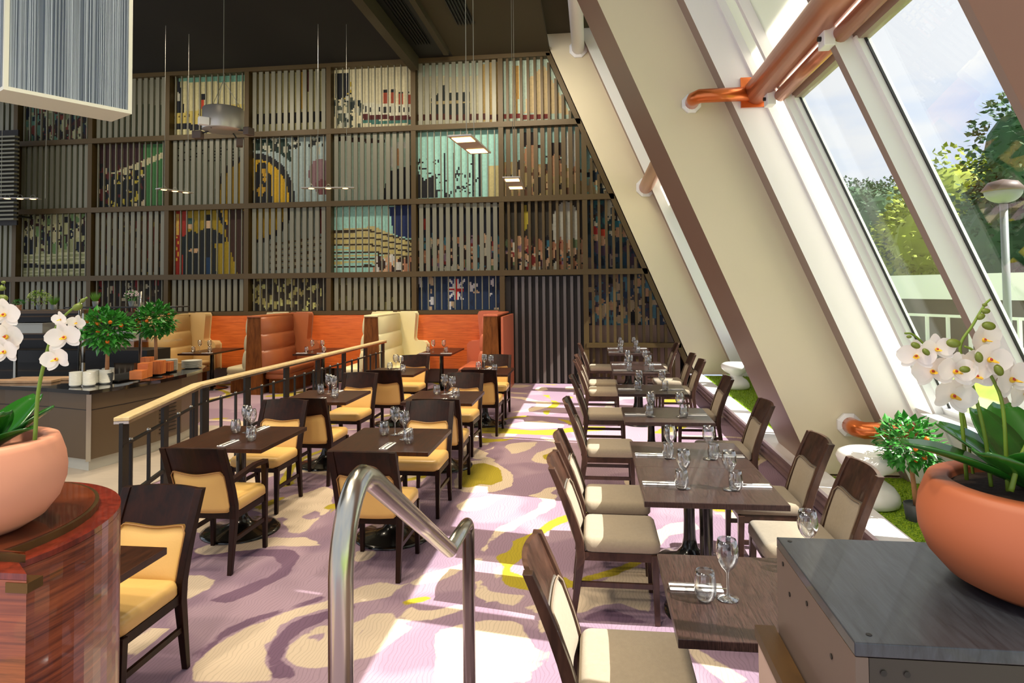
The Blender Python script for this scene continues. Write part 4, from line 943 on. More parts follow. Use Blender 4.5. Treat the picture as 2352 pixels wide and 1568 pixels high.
def small_plant(loc, r_, h, potm, kind, label, sd, potr=.045, poth=.085):
    r = random.Random(sd); t = thing('potted_plant', loc, label, 'plant')
    MB().lathe([(potr*.75, 0), (potr, poth), (potr*.9, poth), (0, poth-.01)], 16).build('pot', M[potm], t, True); g = MB()
    if kind == 'grass':
        for k in range(120):
            a = r.uniform(0, 2*PI); l = r.uniform(.5, 1)*h; q_ = r.uniform(.1, .8)*r_; x, y = potr*.5*math.cos(a), potr*.5*math.sin(a)
            g.tri((x-.004, y, poth-.01), (x+.004, y, poth-.01), (x+math.cos(a)*q_, y+math.sin(a)*q_, poth+l))
    else:
        for k in range(260):
            v = Vector((r.gauss(0, 1), r.gauss(0, 1), r.gauss(.3, .8))).normalized(); p = Vector((0, 0, poth+h*.45))+Vector((v.x*r_, v.y*r_, v.z*h*.5))*(.5+.5*r.random())
            leafshape(g, p, v, Vector((r.uniform(-1, 1), r.uniform(-1, 1), 1)), r_*.22, r_*.07)
    g.build('foliage', {'grass': M['grassl'], 'green': M['tleaf'], 'lime': M['limel'], 'pink': M['tleaf']}[kind], t)
    if kind in ('pink', 'lime'):
        g = MB()
        for k in range(70):
            v = Vector((r.gauss(0, 1), r.gauss(0, 1), abs(r.gauss(.2, .7)))).normalized(); p = Vector((0, 0, poth+h*.45))+Vector((v.x*r_, v.y*r_, v.z*h*.52)); g.ball(tuple(p), .009, 6, 4)
        g.build('blossom', M['pinkb'] if kind == 'pink' else M['limeb'], t)
M['grassl'] = mat('fresh_grass', (110, 160, 40), .6, var=.2, scale=12); M['limel'] = mat('lime_foliage', (128, 164, 66), .6, var=.2, scale=12); M['pinkb'] = mat('pale_pink_blossom', (220, 196, 200), .7); M['limeb'] = mat('pale_lime_buds', (196, 214, 130), .7)
M['potterra'] = mat('small_terracotta_pot', (196, 140, 106), .7)
SY = 9.6; sz = at_y(75, 712, SY).z
sh = thing('gantry_shelf', (0, 0, 0), 'brown shelf carrying small pot plants above the buffet', 'shelf')
MB().box(-10.6, -7.95, SY-.15, SY+.25, sz-.05, sz).build('shelf_board', M['shelf'], sh); 
for x in (-10.4, -9.3, -8.1): MB().box(x-.02, x+.02, SY, SY+.04, 0, sz-.05).build('upright', M['steel'], sh)
sz2 = at_y(260, 704, SY-.3).z
sg = thing('glass_gantry', (0, 0, 0), 'thin dark gantry on steel posts over the buffet counter', 'shelf')
MB().box(-8.05, -6.2, SY-.45, SY-.1, sz2-.018, sz2).build('shelf_board', M['black'], sg)
for px, yb in ((183, 838), (322, 832)):
    p = at_z(px, yb, .87); MB().tube([(p.x, p.y, .87), (p.x, p.y, at_y(px, 672 if px == 322 else 690, p.y).z+.02)], .022, 12).build('post', M['steel'], sg, True)
MB().box(-8.0, -6.3, SY-.42, SY-.13, 1.15, 1.17).build('glass_shelf', M['pane'], sg)
for (px, w, h, pm, kd, lb) in ((43, .09, .09, 'potterra', 'green', 'small leafy plant in a terracotta pot, leftmost on the shelf'), (90, .16, .24, 'potgrey', 'lime', 'round lime plant with pale buds in a grey pot on the shelf'), (123, .1, .17, 'potgrey', 'grass', 'small grassy plant right of the round lime one')):
    p = at_y(px, 712, SY+.03); small_plant((p.x, SY+.03, sz), w, h, pm, kd, lb, px)
for (px, kd, lb) in ((219, 'grass', 'grassy plant in a grey pot above the left citrus tree'), (302, 'pink', 'plant with pale pink blossoms in a grey pot on the gantry')):
    p = at_y(px, 704, SY-.27); small_plant((p.x, SY-.27, sz2), .1, .17, 'potgrey', kd, lb, px)
bc = thing('back_counter', (0, 0, 0), 'dark servery unit with metal rails behind the buffet counter', 'counter')
MB().box(-12.5, -7.2, 9.9, 10.5, 0, .95).build('cabinet', M['black'], bc)
for z in (1.12, 1.32, 1.5): MB().box(-12.3, -8.1, 9.95, 10.0, z, z+.02).build('metal_rail', M['shelf'], bc)
MB().box(-12.3, -8.1, 10.3, 10.34, .95, 1.62).build('back_panel', M['black'], bc)
for (x, y, z, w, d, h, lb) in ((-8.9, 9.55, 1.27, .55, .3, .16, 'white rectangular food container on the buffet rail'), (-7.1, 9.25, 1.17, .5, .28, .15, 'pale food container behind the left citrus tree')):
    g = MB().box(-w/2, w/2, -d/2, d/2, 0, h).box(-w/2-.03, w/2+.03, -d/2-.03, d/2+.03, h-.015, h); t = g.build('food_container', M['kick']); t.location = (x, y, z); tag(t, lb, 'container')
    if x < -8: MB().box(-9.3, -8.5, 9.4, 9.7, 1.25, 1.27).build('rail_shelf', M['shelf'], sh)
for i, (px, py, l) in enumerate(((30, 876, 1.0), (95, 878, 1.1))):
    p = at_z(px, py, .88); t = MB().cbox(0, 0, 0, l, .16, .03, .12).build('chopping_board', M['board'], bevel=.004); t.location = (p.x, p.y+.30*i, .871); tag(t, ('pale wooden board at the left end of the counter', 'pale wooden board near the orchid stem on the counter')[i], 'board')
# louvred panel at far left
lv = thing('louvre_panel', (0, 0, 0), 'stack of pale horizontal louvres at the far left of the back wall', 'louvre')
a = at_y(0, 505, 12.3); b = at_y(34, 305, 12.3)
for k in range(21): MB().box(a.x-1.2, b.x, 12.3, 12.42, a.z+k*(b.z-a.z)/21, a.z+k*(b.z-a.z)/21+.035).build('louvre', M['slat'], lv)
MB().box(a.x-1.2, b.x-.05, 12.43, 12.47, a.z-.1, b.z+.1).build('back_board', M['doorback'], lv)
for xx in (a.x-.9, b.x-.25): MB().box(xx-.02, xx+.02, 12.44, 13.02, a.z+.1, a.z+.14).build('wall_arm', M['black'], lv)

# ------------------------------------------------------------------ foreground left: veneered counter and orchid
VZ = 1.30
dc_ = thing('veneered_counter', (0, 0, 0), 'rosewood veneered counter with a rounded end in the left foreground', 'counter')
cxx, cyy, R_ = -1.93, 1.62, .50
def outline(e):
    pts = [(-1.25+e, 1.33-e)]
    cx_, cy_ = -1.735, 1.52; rx, ry = .435+e, .465+e
    for k in range(0, 25):
        a = -.30+(PI/2+.30)*k/24; pts.append((cx_+rx*math.cos(a), cy_+ry*math.sin(a)))
    pts += [(-2.6, 1.985+e), (-2.6, 1.33-e)]; return pts
MB().prism(outline(.0), 0, VZ-.035).build('veneer_body', M['redveneer'], dc_, False)
MB().prism(outline(.0), VZ-.034, VZ-.02).build('red_edge', M['redtrim'], dc_)
MB().prism(outline(-.055), VZ-.02, VZ-.002).build('top_edge_strip', M['brass'], dc_)
MB().prism(outline(-.065), VZ-.004, VZ).build('top', M['topveneer'], dc_)
MB().box(-1.30, -1.246, 1.328, 1.37, VZ-.062, VZ-.04).build('brass_corner', M['brass'], dc_)
def petal(g, c, d, n, L, W, cup=.15, nseg=6):
    d = d.normalized(); s = d.cross(n).normalized(); n = s.cross(d).normalized(); c = Vector(c); rows = []
    for i in range(nseg+1):
        t = i/nseg; w = W*math.sin(PI*min(1, t*.86+.10))**.7; base = c+d*L*t+n*(cup*L*(t*t)); rows.append([base-s*w+n*cup*W*.5, base-s*w*.5, base, base+s*w*.5, base+s*w+n*cup*W*.5])
    vs = [p for r_ in rows for p in r_]; fs = [(i*5+j, i*5+j+1, i*5+5+j+1, i*5+5+j) for i in range(nseg) for j in range(4)]; g.off(vs, fs)
def flower(par, c, facing, size, sd):
    r = random.Random(sd); fdir = Vector(facing).normalized(); upv = Vector((0, 0, 1)); s = fdir.cross(upv).normalized(); u = s.cross(fdir).normalized(); roll = r.uniform(-.3, .3)
    g = MB()
    for k, (ang, L, W) in enumerate(((PI/2, .9, .30), (PI/2+2.25, .9, .30), (PI/2-2.25, .9, .30), (.15, .95, .52), (PI-.15, .95, .52))):
        a = ang+roll; d = s*math.cos(a)+u*math.sin(a)+fdir*.12; petal(g, Vector(c)+fdir*(.004 if k > 2 else 0), d, fdir, size*L, size*W, .12)
    o = g.build('flower', M['petal'], par, True)
    g = MB(); petal(g, Vector(c)+fdir*.006, (-u*.6+fdir*.8), fdir, size*.42, size*.16, .5); g.ball(tuple(Vector(c)+fdir*size*.14-u*size*.05), size*.12, 8, 6); g.build('lip', M['lip'], o, True)
    MB().ball(tuple(Vector(c)+fdir*size*.2-u*size*.02), size*.075, 8, 6).build('throat', M['lipred'], o, True)
def spline(pts, n=24):
    pts = [Vector(p) for p in pts]; P_ = [pts[0]*2-pts[1]]+pts+[pts[-1]*2-pts[-2]]; out = []
    for i in range(1, len(P_)-2):
        for k in range(n//(len(pts)-1)+1):
            t = k/(n//(len(pts)-1)+1); a, b, c, d = P_[i-1], P_[i], P_[i+1], P_[i+2]
            out.append(.5*((2*b)+(c-a)*t+(2*a-5*b+4*c-d)*t*t+(3*b-a-3*c+d)*t**3))
    out.append(pts[-1]); return out
def orchid_leaf(par, base, d, L, W, rise, droop, m='leaf'):
    d = Vector(d).normalized(); s = Vector((-d.y, d.x, 0)); vs = []; fs = []; n = 10
    for i in range(n+1):
        t = i/n; w = W*math.sin(PI*min(1, t*.8+.14))**.75; z = rise*t-droop*t*t; p = Vector(base)+d*L*t+Vector((0, 0, z))
        vs += [p-s*w+Vector((0, 0, w*.35)), p-s*w*.5+Vector((0, 0, w*.08)), p, p+s*w*.5+Vector((0, 0, w*.08)), p+s*w+Vector((0, 0, w*.35))]
    fs = [(i*5+j, i*5+j+1, i*5+6+j, i*5+5+j) for i in range(n) for j in range(4)]
    o = MB().off(vs, fs).build('leaf', M[m], par, True); so = o.modifiers.new('s', 'SOLIDIFY'); so.thickness = .003; return o
POT = [(.085, 0), (.118, .003), (.158, .025), (.187, .060), (.201, .100), (.203, .130), (.199, .160), (.188, .192), (.183, .203), (.176, .206), (.150, .206), (.146, .196), (.143, .175), (.0, .17)]
def planter(loc, m, label, pk=1.0):
    t = thing('orchid_planter', loc, label, 'plant')
    MB().lathe([(r_, z_*pk) for r_, z_ in POT], 64).build('bowl_pot', M[m], t, True); MB().lathe([(.144, .178), (.08, .182), (0, .184)], 32).build('soil', M['soil'], t, True); return t
lp = planter((-1.572, 1.505, VZ), 'terrapink', 'pale pink round planter with white orchid on the veneered counter', 1.10); L0 = Vector((-1.572, 1.505, VZ))
rp_c = Vector((.828, 1.345, 1.33))
rp = planter(tuple(rp_c), 'terra', 'terracotta round planter with white orchids on the black plinth', .95)
def local(o, px, py, Y): return at_y(px, py, Y)-o
def stem(par, o, pix, Y, r=.005, m='stem'):
    pts = spline([local(o, *p, Y+(k-len(pix)/2)*.0) for k, p in enumerate(pix)]); n = len(pts)
    return MB().tube(pts, [r*.78*(1-.5*i/n) for i in range(n)], 8).build('flower_stem', M[m], par, True)
def bud(par, o, px, py, Y, sz_=.014, ang=.5):
    c = local(o, px, py, Y); MB().ball((0, 0, 0), sz_*.62, 10, 7, (1.3, .85, .85)).rot(Matrix.Translation(c) @ Matrix.Rotation(ang, 4, 'Y')).build('bud', M['stemb'], par, True)
SY_ = 1.37
s1 = stem(rp, rp_c, [(2278, 1130), (2262, 1000), (2232, 880), (2205, 800), (2235, 745), (2262, 700), (2275, 687)], SY_)
s2 = stem(rp, rp_c, [(2315, 1130), (2305, 950), (2285, 880), (2240, 810), (2215, 795)], SY_-.03)
s3 = stem(rp, rp_c, [(2222, 1120), (2206, 940), (2185, 880), (2165, 850), (2140, 810), (2100, 770), (2078, 765)], SY_+.05)
s4 = stem(rp, rp_c, [(2240, 1120), (2215, 960), (2200, 920)], SY_+.1, .004)
s5 = stem(rp, rp_c, [(2322, 1128), (2340, 1060), (2362, 1010), (2390, 930)], SY_-.08, .006)
for k, (px, py, sz_, st_, fx) in enumerate(((2105, 815, .048, s3, -.5), (2140, 850, .055, s3, -.2), (2185, 905, .062, s3, .1), (2190, 850, .055, s1, .1), (2222, 842, .055, s1, -.2), (2255, 778, .05, s1, .3), (2268, 822, .058, s1, .2), (2318, 868, .062, s2, .3), (2352, 900, .06, s2, .2), (2150, 800, .045, s3, -.1), (2240, 860, .05, s2, 0))):
    c = local(rp_c, px, py, SY_-.04+.02*(k % 3)); flower(rp, c, (fx, -1, -.15+.1*(k % 2)), sz_*.74, 50+k)
for (px, py, sz_, a) in ((2271, 748, .015, .2), (2190, 788, .016, .1), (2248, 820, .013, 1.4), (2294, 850, .014, 1.2), (2253, 727, .010, -.6), (2264, 714, .010, 0), (2262, 700, .006, 0), (2103, 793, .011, .4), (2127, 808, .010, .8), (2088, 773, .006, 0), (2216, 848, .012, 0)):
    bud(rp, rp_c, px, py, SY_-.06, sz_, a)
for (ang, L, W, ri, dr) in ((3.0, .24, .052, .16, .03), (3.6, .16, .05, .13, .0), (4.2, .13, .055, .14, .0), (4.75, .14, .06, .14, .02), (5.4, .19, .05, .12, .02), (2.4, .17, .05, .18, .02), (1.4, .17, .055, .2, .0), (.5, .2, .05, .17, .02), (5.9, .17, .055, .16, .02), (4.5, .08, .05, .17, .0), (2.0, .12, .05, .2, 0)):
    orchid_leaf(rp, (.02*math.cos(ang), .02*math.sin(ang), .18), (math.cos(ang), math.sin(ang), 0), L*.88, W*1.02, ri*.66, dr)
LY = 1.44
s1 = stem(lp, L0, [(80, 1010), (88, 900), (105, 820), (120, 770), (140, 735), (165, 710), (200, 683)], LY, .006)
s2 = stem(lp, L0, [(-20, 1010), (-30, 860), (-30, 760), (-15, 690), (5, 655)], LY, .006)
for k, (px, py, sz_, fx) in enumerate(((150, 772, .068, .35), (133, 822, .062, .1), (142, 732, .035, 0), (176, 740, .035, .6), (12, 720, .07, .3), (18, 770, .078, .2), (14, 805, .066, .1), (-30, 760, .07, 0))):
    flower(lp, local(L0, px, py, LY-.03+.02*(k % 2)), (fx, -1, -.15), sz_*.62, 90+k)
for (px, py, sz_, a) in ((178, 705, .016, -.4), (5, 685, .018, 0), (4, 662, .012, 0), (190, 690, .009, -.6), (8, 648, .007, 0)): bud(lp, L0, px, py, LY-.02, sz_, a)
for (ang, L, W, ri, dr) in ((.6, .17, .05, .17, .0), (.05, .16, .045, .16, .03), (5.6, .15, .045, .11, .02), (5.0, .18, .05, .10, .03), (1.4, .17, .06, .2, .0), (-.25, .13, .04, .19, .0), (4.4, .2, .06, .13, .05), (3.6, .2, .06, .2, .05), (2.4, .2, .06, .2, .02)):
    orchid_leaf(lp, (.02*math.cos(ang), .02*math.sin(ang), .18), (math.cos(ang), math.sin(ang), 0), L*.88, W*1.02, ri*.66, dr)

# ------------------------------------------------------------------ foreground right: plinth, side wall, steps
PZ = 1.33
pl_ = thing('black_plinth', (0, 0, 0), 'black stained plywood plinth carrying the terracotta planter', 'plinth')
MB().box(.408, 1.10, 1.123, 1.57, PZ-.022, PZ).build('top_board', M['plinth'], pl_, bevel=.002)
MB().box(.408, .428, 1.123, 1.57, .03, PZ-.023).build('side_board', M['plinthside'], pl_); MB().box(.429, 1.10, 1.123, 1.143, .03, PZ-.023).build('front_board', M['plinthfront'], pl_)
MB().box(.429, 1.10, 1.55, 1.57, .03, PZ-.023).build('rear_board', M['plinth'], pl_)
MB().box(1.08, 1.10, 1.144, 1.549, .03, PZ-.023).build('side_board', M['plinth'], pl_)
for (x, y, z, ax) in ((.43, 1.545, PZ, 'z'), (.44, 1.15, PZ, 'z'), (.407, 1.52, PZ-.04, 'x'), (.407, 1.475, PZ-.085, 'x'), (.407, 1.36, PZ-.05, 'x'), (.407, 1.23, PZ-.08, 'x'), (.407, 1.17, PZ-.105, 'x'), (.45, 1.122, PZ-.045, 'y'), (.485, 1.122, PZ-.045, 'y')):
    g = MB().lathe([(0, -.003), (.004, -.003), (.005, .0008), (0, .0008)], 10)
    g.rot(Matrix.Translation((x, y, z)) @ {'z': Matrix.Identity(4), 'x': Matrix.Rotation(-PI/2, 4, 'Y'), 'y': Matrix.Rotation(PI/2, 4, 'X')}[ax]); g.build('screw_head', M['black'], pl_)
struct(MB().box(.365, .400, .8, 1.58, 0, 1.095), 'wall_step_side', M['sidepanel']); struct(MB().box(.360, .404, .8, 1.59, 1.096, 1.122), 'trim_17', M['brownedge'])
struct(MB().box(-1.3, .33, -1.5, 1.05, 0, .5).box(-1.3, .33, 1.05, 1.35, 0, .335).box(-1.3, .33, 1.35, 1.65, 0, .168), 'floor_steps', M['tan_step'])
# stainless handrail
hr = thing('steel_handrail', (0, 0, 0), 'brushed stainless steel step handrail in the foreground', 'handrail')
Xh = -.468
a0 = Vector((Xh, 1.2, 0)); 
near = at_y(783, 1500, 1.2); Xn = near.x
ptop = at_y(838, 1093, 1.30); 
low = at_y(1033, 1262, 2.12); lowr = Vector((low.x, 2.12, low.z)); fartop = at_y(1069, 1194, 2.50)
zl = (lowr.z+fartop.z)/2; xm = (lowr.x+fartop.x)/2
path = [(Xn, 1.2, .5), (Xn, 1.2, ptop.z-.16)]
for k in range(1, 9):
    a = k/8; path.append((Xn+(ptop.x-Xn)*a*.6, 1.2+.10*(1-math.cos(a*PI/2)), ptop.z-.16+.16*math.sin(a*PI/2)))
path += [(ptop.x, 1.33, ptop.z-.012), ((ptop.x+lowr.x)/2, (1.33+2.12)/2, (ptop.z-.012+lowr.z)/2), tuple(lowr)]
MB().tube(path, .0235, 24).build('near_post_and_slope', M['steel'], hr, True)
xf = at_y(1077, 1400, 2.5).x
MB().tube([tuple(lowr), (xf, 2.44, fartop.z), (xf, 2.475, fartop.z-.006), (xf, 2.495, fartop.z-.02), (xf, 2.50, fartop.z-.045), (xf, 2.50, 0)], .0235, 24).build('far_post_and_level', M['steel'], hr, True)
MB().ball(tuple(lowr), .0236, 20, 12).build('mitre_joint', M['steel'], hr, True)

# ------------------------------------------------------------------ white hourglass stools
def stool(x, y, r, h, label):
    t = thing('hourglass_stool', (x, y, .192), label, 'stool')
    MB().lathe([(0, 0), (r*.8, .0), (r*.96, h*.04), (r, h*.12), (r*.96, h*.22), (r*.8, h*.34), (r*.56, h*.43), (r*.42, h*.49), (r*.42, h*.53), (r*.56, h*.58), (r*.85, h*.66), (r*1.02, h*.76), (r*1.08, h*.86), (r*1.0, h*.94), (r*.8, h*.985), (0, h)], 48).build('body', M['whitegloss'], t, True)
stool(2.12, 5.45, .215, .43, 'larger white hourglass stool on the turf behind the nearest window-side chair'); stool(2.36, 11.35, .22, .44, 'white hourglass stool on the turf beyond the cream rib, farther away')

# ------------------------------------------------------------------ pendants
def lamp_bar(p1, p2, w, cab, label, nl=3, glow_face=True, z=None):
    p1, p2 = Vector(p1), Vector(p2); c = (p1+p2)/2; d = p2-p1; L = d.length; ang = math.atan2(d.y, d.x)
    t = thing('pendant_light_bar', tuple(c), label, 'pendant light', ang)
    MB().box(-L/2, L/2, -w/2, w/2, 0, .018).build('bar', M['lampalu'], t, bevel=.003)
    for k in range(nl):
        x = -L/2+L*(.18+.64*k/max(1, nl-1)) if nl > 1 else 0
        o = (MB().lathe([(0, -.004), (w*.30, -.004), (w*.36, 0), (w*.36, .001), (0, .001)], 16, (x, 0, 0)) if nl > 2 else MB().box(x-.1, x+.1, -w*.4, w*.4, -.004, .001)).build('lamp', M['glow'], t, nl > 2)
        pts = [(x-.03, 0, .018), (x-.035, 0, .05), (x, 0, .075), (x+.035, 0, .05), (x+.03, 0, .018)]; MB().tube(spline(pts, 12), .0025, 5).build('wire_loop', M['wire'], t, True)
    for (dx, ztop) in cab: MB().tube([(dx, 0, .015), (dx, 0, ztop-c.z)], .004, 6).build('cable', M['wire'], t)
    return t
a, b = at_y(693, 433, 11.0), at_y(815, 433, 11.15); b.z = a.z; lamp_bar(a, b, .14, [(-.18, CZ), (.32, CZ)], 'slim pendant light bar in front of the middle of the screen')
a, b = at_y(362, 434, 10.6), at_y(440, 447, 11.2); b.z = a.z; lamp_bar(a, b, .14, [(-.2, CZ), (.25, CZ)], 'slim pendant light bar below the drum speaker, turned away')
a, b = at_y(0, 456, 10.4), at_y(92, 455, 10.6); b.z = a.z; lamp_bar(a, b, .14, [(-.3, CZ), (.4, CZ)], 'slim pendant light bar at the far left')
a, b = at_y(1055, 313, 6.5), at_y(1104, 353, 7.4); b.z = a.z = (a.z+b.z)/2; lamp_bar(a, b, .25, [(-.17, 6.66), (.15, 6.66)], 'nearest pendant light bar with two glowing halogens', 2)
a, b = at_y(1174, 410, 8.8), at_y(1187, 434, 9.9); b.z = a.z = (a.z+b.z)/2; lamp_bar(a, b, .24, [(-.2, 6.66), (.2, 6.66)], 'smaller looking pendant light bar right of the nearest one', 2)
# suspended drum with four small speakers
p = at_y(513, 275, 9.5); ds_ = thing('ceiling_speaker_drum', tuple(p), 'round grey metal drum hanging on a cable with small speakers below', 'speaker')
MB().lathe([(0, -.17), (.30, -.17), (.305, -.16), (.30, .16), (.29, .17), (0, .17)], 40).build('drum', M['lampalu'], ds_, True)
MB().tube([(0, 0, .62), (0, 0, CZ-p.z)], .006, 6).build('cable', M['wire'], ds_)
for k in range(3): aa = k*2*PI/3+.5; MB().tube([(0, 0, .62), (.27*math.cos(aa), .27*math.sin(aa), .17)], .004, 5).build('cable', M['wire'], ds_)
for k, (dx, dy, dz) in enumerate(((-.42, 0, -.22), (-.12, -.33, -.10), (.42, 0, -.20), (.1, .3, -.3))):
    MB().cbox(dx, dy, dz-.06, .15, .10, .12, k*.7).build('small_speaker', M['plinthside'] if k != 1 else M['white'], ds_, bevel=.01); MB().tube([(dx*.6, dy*.6, -.17), (dx, dy, dz)], .012, 6).build('bracket', M['black'], ds_)
# white string-curtain lantern, upper left
BZ = 3.4
c1, c2, c3 = at_z(303, 262, BZ), at_z(8, 205, BZ), at_z(262, 279, BZ)
d1 = (c2-c1); L1 = d1.length; ang = math.atan2(d1.y, d1.x); W2 = .40
lt = thing('string_curtain_lantern', tuple(c1), 'large white box lantern of hanging strings in the upper left corner', 'pendant light', ang)
HB = 2.2
sgn = 1 if Vector((-math.sin(ang), math.cos(ang), 0)).dot(c3-c1) > 0 else -1
def lb(x0, x1, y0, y1, z0, z1): return MB().box(min(x0, x1), max(x0, x1), min(sgn*y0, sgn*y1), max(sgn*y0, sgn*y1), z0, z1)
lb(0, L1, 0, W2, -.0, .028).build('bottom_board', M['lampframe'], lt)
for x in (0, L1-.03):
    for y in (0, W2-.03): lb(x, x+.03, y, y+.03, .028, HB).build('corner_post', M['lampframe'], lt)
lb(0, L1, 0, .03, HB-.03, HB).build('top_frame', M['lampframe'], lt); lb(0, L1, W2-.03, W2, HB-.03, HB).build('top_frame', M['lampframe'], lt)
lb(.02, L1-.02, .18, .21, 1.22, 1.25).build('cross_bar', M['lampframe'], lt); lb(.02, L1-.02, .03, .05, 1.02, 1.035).build('cross_bar', M['lampframe'], lt)
r = random.Random(9); g = MB()
for (y_, n) in ((.012, 150), (W2-.012, 90), (W2*.5, 60)):
    for k in range(n):
        x = .03+(L1-.06)*r.random(); w = r.uniform(.001, .0045); x2 = x+r.uniform(-.006, .006)
        g.hexa([(x-w, sgn*y_-.001, .03), (x+w, sgn*y_-.001, .03), (x+w, sgn*y_+.001, .03), (x-w, sgn*y_+.001, .03), (x2-w, sgn*y_-.001, HB), (x2+w, sgn*y_-.001, HB), (x2+w, sgn*y_+.001, HB), (x2-w, sgn*y_+.001, HB)])
for xe in (.012, L1-.012):
    for k in range(60):
        y = .03+(W2-.06)*r.random(); w = r.uniform(.001, .004); g.box(xe-.001, xe+.001, sgn*y-w, sgn*y+w, .03, HB)
s_ = g.build('string_curtain', mat('white_strings', (158, 170, 184), .7), lt); s_['kind'] = 'stuff'
lb(.03, L1-.03, .02, .022, .03, HB).build('sheer_lining', M['strings'], lt); lb(.03, L1-.03, W2-.022, W2-.02, .03, HB).build('sheer_lining', M['strings'], lt)
for x in (.1, L1-.1): MB().tube([(x, sgn*W2/2, HB), (x, sgn*W2/2, CZ-BZ)], .005, 6).build('cable', M['wire'], lt)

# ------------------------------------------------------------------ outside
M['lawn'] = mat('lawn', (142, 176, 60), .95, var=.25, scale=1.5); M['road'] = mat('pale_paving', (170, 170, 172), .8)
struct(MB().box(3.25, 140, -30, 110, -.35, -.2), 'floor_outside', M['lawn']); struct(MB().box(9, 24, -30, 60, -.2, -.18), 'floor_road', M['road'])
M['tree1'] = mat('yellow_green_foliage', (136, 150, 24), .7, var=.5, scale=1.4); M['tree2'] = mat('deep_green_foliage', (44, 84, 40), .7, var=.5, scale=1.2); M['treeb'] = mat('tree_bark', (78, 64, 50), .9)
def tree(x, y, h, rad, m, label, sd, n=9000):
    r = random.Random(sd); t = thing('tree', (x, y, -.2), label, 'tree', 0, 'trees beyond the windows')
    MB().tube([(0, 0, 0), (.1, 0, h*.4), (0, .1, h*.75)], [.3, .22, .08], 10).build('trunk', M['treeb'], t, True); g = MB(); lob = [(r.uniform(-.5, .5)*rad, r.uniform(-.5, .5)*rad, h-rad+r.uniform(-.7, .55)*rad, rad*r.uniform(.4, .6)) for k in range(12)]
    for k in range(n):
        c = lob[k % 12]; v = Vector((r.gauss(0, 1), r.gauss(0, 1), r.gauss(0, 1))).normalized(); p = Vector(c[:3])+v*c[3]*(.75+.3*r.random()); leafshape(g, p, v+Vector((r.uniform(-1, 1), r.uniform(-1, 1), r.uniform(-1, .3))), Vector((r.uniform(-1, 1), r.uniform(-1, 1), 1)), rad*.06, rad*.024)
    for c in lob: g.ball(c[:3], c[3]*.7, 12, 8)
    g.build('crown', M[m], t)
def dirxy(px, D):
    d = ray(px, 600); d.z = 0; d.normalize(); return d*D
for (px, D, topy, m, rad, lb_, sd) in ((2030, 64, 400, 'tree2', 5.0, 'dark green tree seen through the first pane beside the rib', 1), (2205, 41, 300, 'tree1', 5.2, 'yellow green tree seen through the wide pane', 2), (2410, 32, 225, 'tree2', 4.4, 'deep green tree at the right edge of the window view', 3), (2110, 53, 420, 'tree2', 4.8, 'darker tree behind the yellow green one', 4), (2335, 52, 380, 'tree1', 5.4, 'lower yellow green tree behind the street lamp', 5), (2260, 66, 470, 'tree2', 5.0, 'dark low tree right of centre behind the lawn', 6)):
    d = dirxy(px, D); dd = ray(px, topy); top = H+dd.z*D/math.hypot(dd.x, dd.y); tree(d.x, d.y, top+.2, rad, m, lb_, sd)
d = dirxy(2310, 13); t = thing('street_lamp', (d.x, d.y, -.2), 'street lamp with a domed glass globe outside the window', 'lamp post')
dd = ray(2300, 440); lz = H+dd.z*13/math.hypot(dd.x, dd.y)+.2
MB().tube([(0, 0, 0), (0, 0, lz-.2)], .055, 14).build('pole', M['potgrey'], t, True); MB().ball((0, 0, lz), .26, 20, 12, (1, 1, .72)).build('globe', M['potgrey'], t, True)
MB().lathe([(0, .20), (.2, .15), (.3, .02), (.27, 0), (0, .0)], 24, (0, 0, lz)).build('cap', M['plinthside'], t, True)
bl = thing('low_building', (0, 0, 0), 'long low grey building with pale railings beyond the lawn', 'building')
a = dirxy(1900, 27); b = dirxy(2600, 21); a = Vector((a.x, a.y, 0)); b = Vector((b.x, b.y, 0)); top = 2.7
MB().hexa(along(a, b, 4, -.2, 1.5)).build('wall', M['plinthside'], bl); MB().hexa(along(a, b, 5, 1.5, 2.15)).build('roof_fascia', M['white'], bl)
e = (b-a)
for k in range(16): p = a+e*(k/16)+Vector((0, 0, 0)); nn = Vector((e.y, -e.x, 0)).normalized()*-2.8; nn = nn if (nn.dot(-a) > 0) else -nn; p = p+nn; MB().cbox(p.x, p.y, -.2, .07, .07, 1.3, 0).build('railing_post', M['white'], bl)
MB().hexa(along(a+nn, b+nn, .06, 1.05, 1.12)).build('rail', M['white'], bl)

# ------------------------------------------------------------------ light
w = bpy.data.worlds.new('sky'); scene.world = w; w.use_nodes = True; nt = w.node_tree; bg = nt.nodes['Background']
tc = nt.nodes.new('ShaderNodeTexCoord'); mp = nt.nodes.new('ShaderNodeMapping'); mp.inputs['Scale'].default_value = (1, 1, 3.2); nt.links.new(tc.outputs['Generated'], mp.inputs[0])
nz = nt.nodes.new('ShaderNodeTexNoise'); nz.inputs['Scale'].default_value = 2.6; nz.inputs['Detail'].default_value = 6; nt.links.new(mp.outputs[0], nz.inputs['Vector'])
cr = nt.nodes.new('ShaderNodeValToRGB'); cr.color_ramp.elements[0].position = .33; cr.color_ramp.elements[1].position = .52; cr.color_ramp.elements[0].color = (.50, .68, 1, 1); cr.color_ramp.elements[1].color = (.93, .95, 1, 1)
nt.links.new(nz.outputs[0], cr.inputs[0]); nt.links.new(cr.outputs[0], bg.inputs[0]); bg.inputs[1].default_value = .66
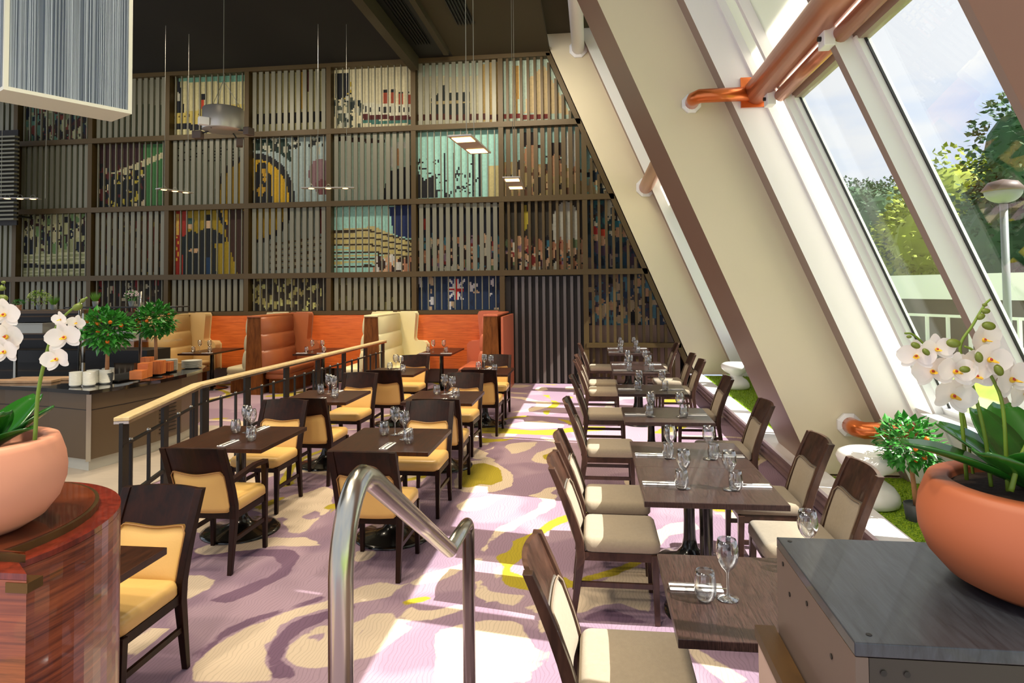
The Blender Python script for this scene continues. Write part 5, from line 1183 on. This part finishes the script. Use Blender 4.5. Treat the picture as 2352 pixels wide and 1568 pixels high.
sun = bpy.data.lights.new('sun', 'SUN'); sun.energy = 7.5; sun.angle = .006; sun.color = (1, .96, .90)
so = bpy.data.objects.new('sun', sun); COL.objects.link(so); sd = Vector((1, -.26, 1.19)); so.rotation_euler = sd.to_track_quat('Z', 'Y').to_euler()
for (x, y, z, e) in ((-4.3, 10.9, 3.55, 22), (-7.0, 10.8, 3.5, 18), (-1.4, 6.9, 3.3, 20), (-1.2, 9.3, 3.2, 20), (-10, 10.4, 3.4, 12)):
    l = bpy.data.lights.new('pendant_lamp', 'SPOT'); l.energy = e*4; l.color = (1, .78, .52); l.spot_size = 2.4; l.spot_blend = .8; l.shadow_soft_size = .15
    o = bpy.data.objects.new('pendant_lamp', l); COL.objects.link(o); o.location = (x, y, z)
# added fill spots at ceiling height to lift the interior, no fittings modelled
for (x, y, e, sz_) in ((-2.8, 4.5, 330, 1.6), (-2.4, 7.5, 420, 1.6), (-5.5, 7.5, 300, 1.5), (-3.0, 11.0, 300, 1.2), (-5.3, 11.0, 300, 1.2), (-7.4, 11.0, 260, 1.2), (-1.4, 9.8, 260, 1.4),
        (-3.2, 1.0, 400, 2.0), (-1.2, -.6, 420, 2.2), (-5.8, 4.0, 300, 1.6), (-1.6, 3.0, 260, 1.9)):
    l = bpy.data.lights.new('fill_spot', 'SPOT'); l.energy = e; l.color = (1, .85, .64); l.spot_size = sz_; l.spot_blend = .8; l.shadow_soft_size = .25
    o = bpy.data.objects.new('fill_spot', l); COL.objects.link(o); o.location = (x, y, 6.55)

# more added fill spots, just under the ceiling, brightening the mural
for x in (-9.6, -7.4, -5.2, -3.6, -2.2, -1.1):
    l = bpy.data.lights.new('mural_fill_spot', 'SPOT'); l.energy = 75 if x < -3 else 130; l.color = (1, .90, .74); l.spot_size = 1.9; l.spot_blend = .9; l.shadow_soft_size = .2
    o = bpy.data.objects.new('mural_fill_spot', l); COL.objects.link(o); o.location = (x, 10.2, 6.4); o.rotation_euler = Vector((0, -1, .75)).to_track_quat('Z', 'Y').to_euler()
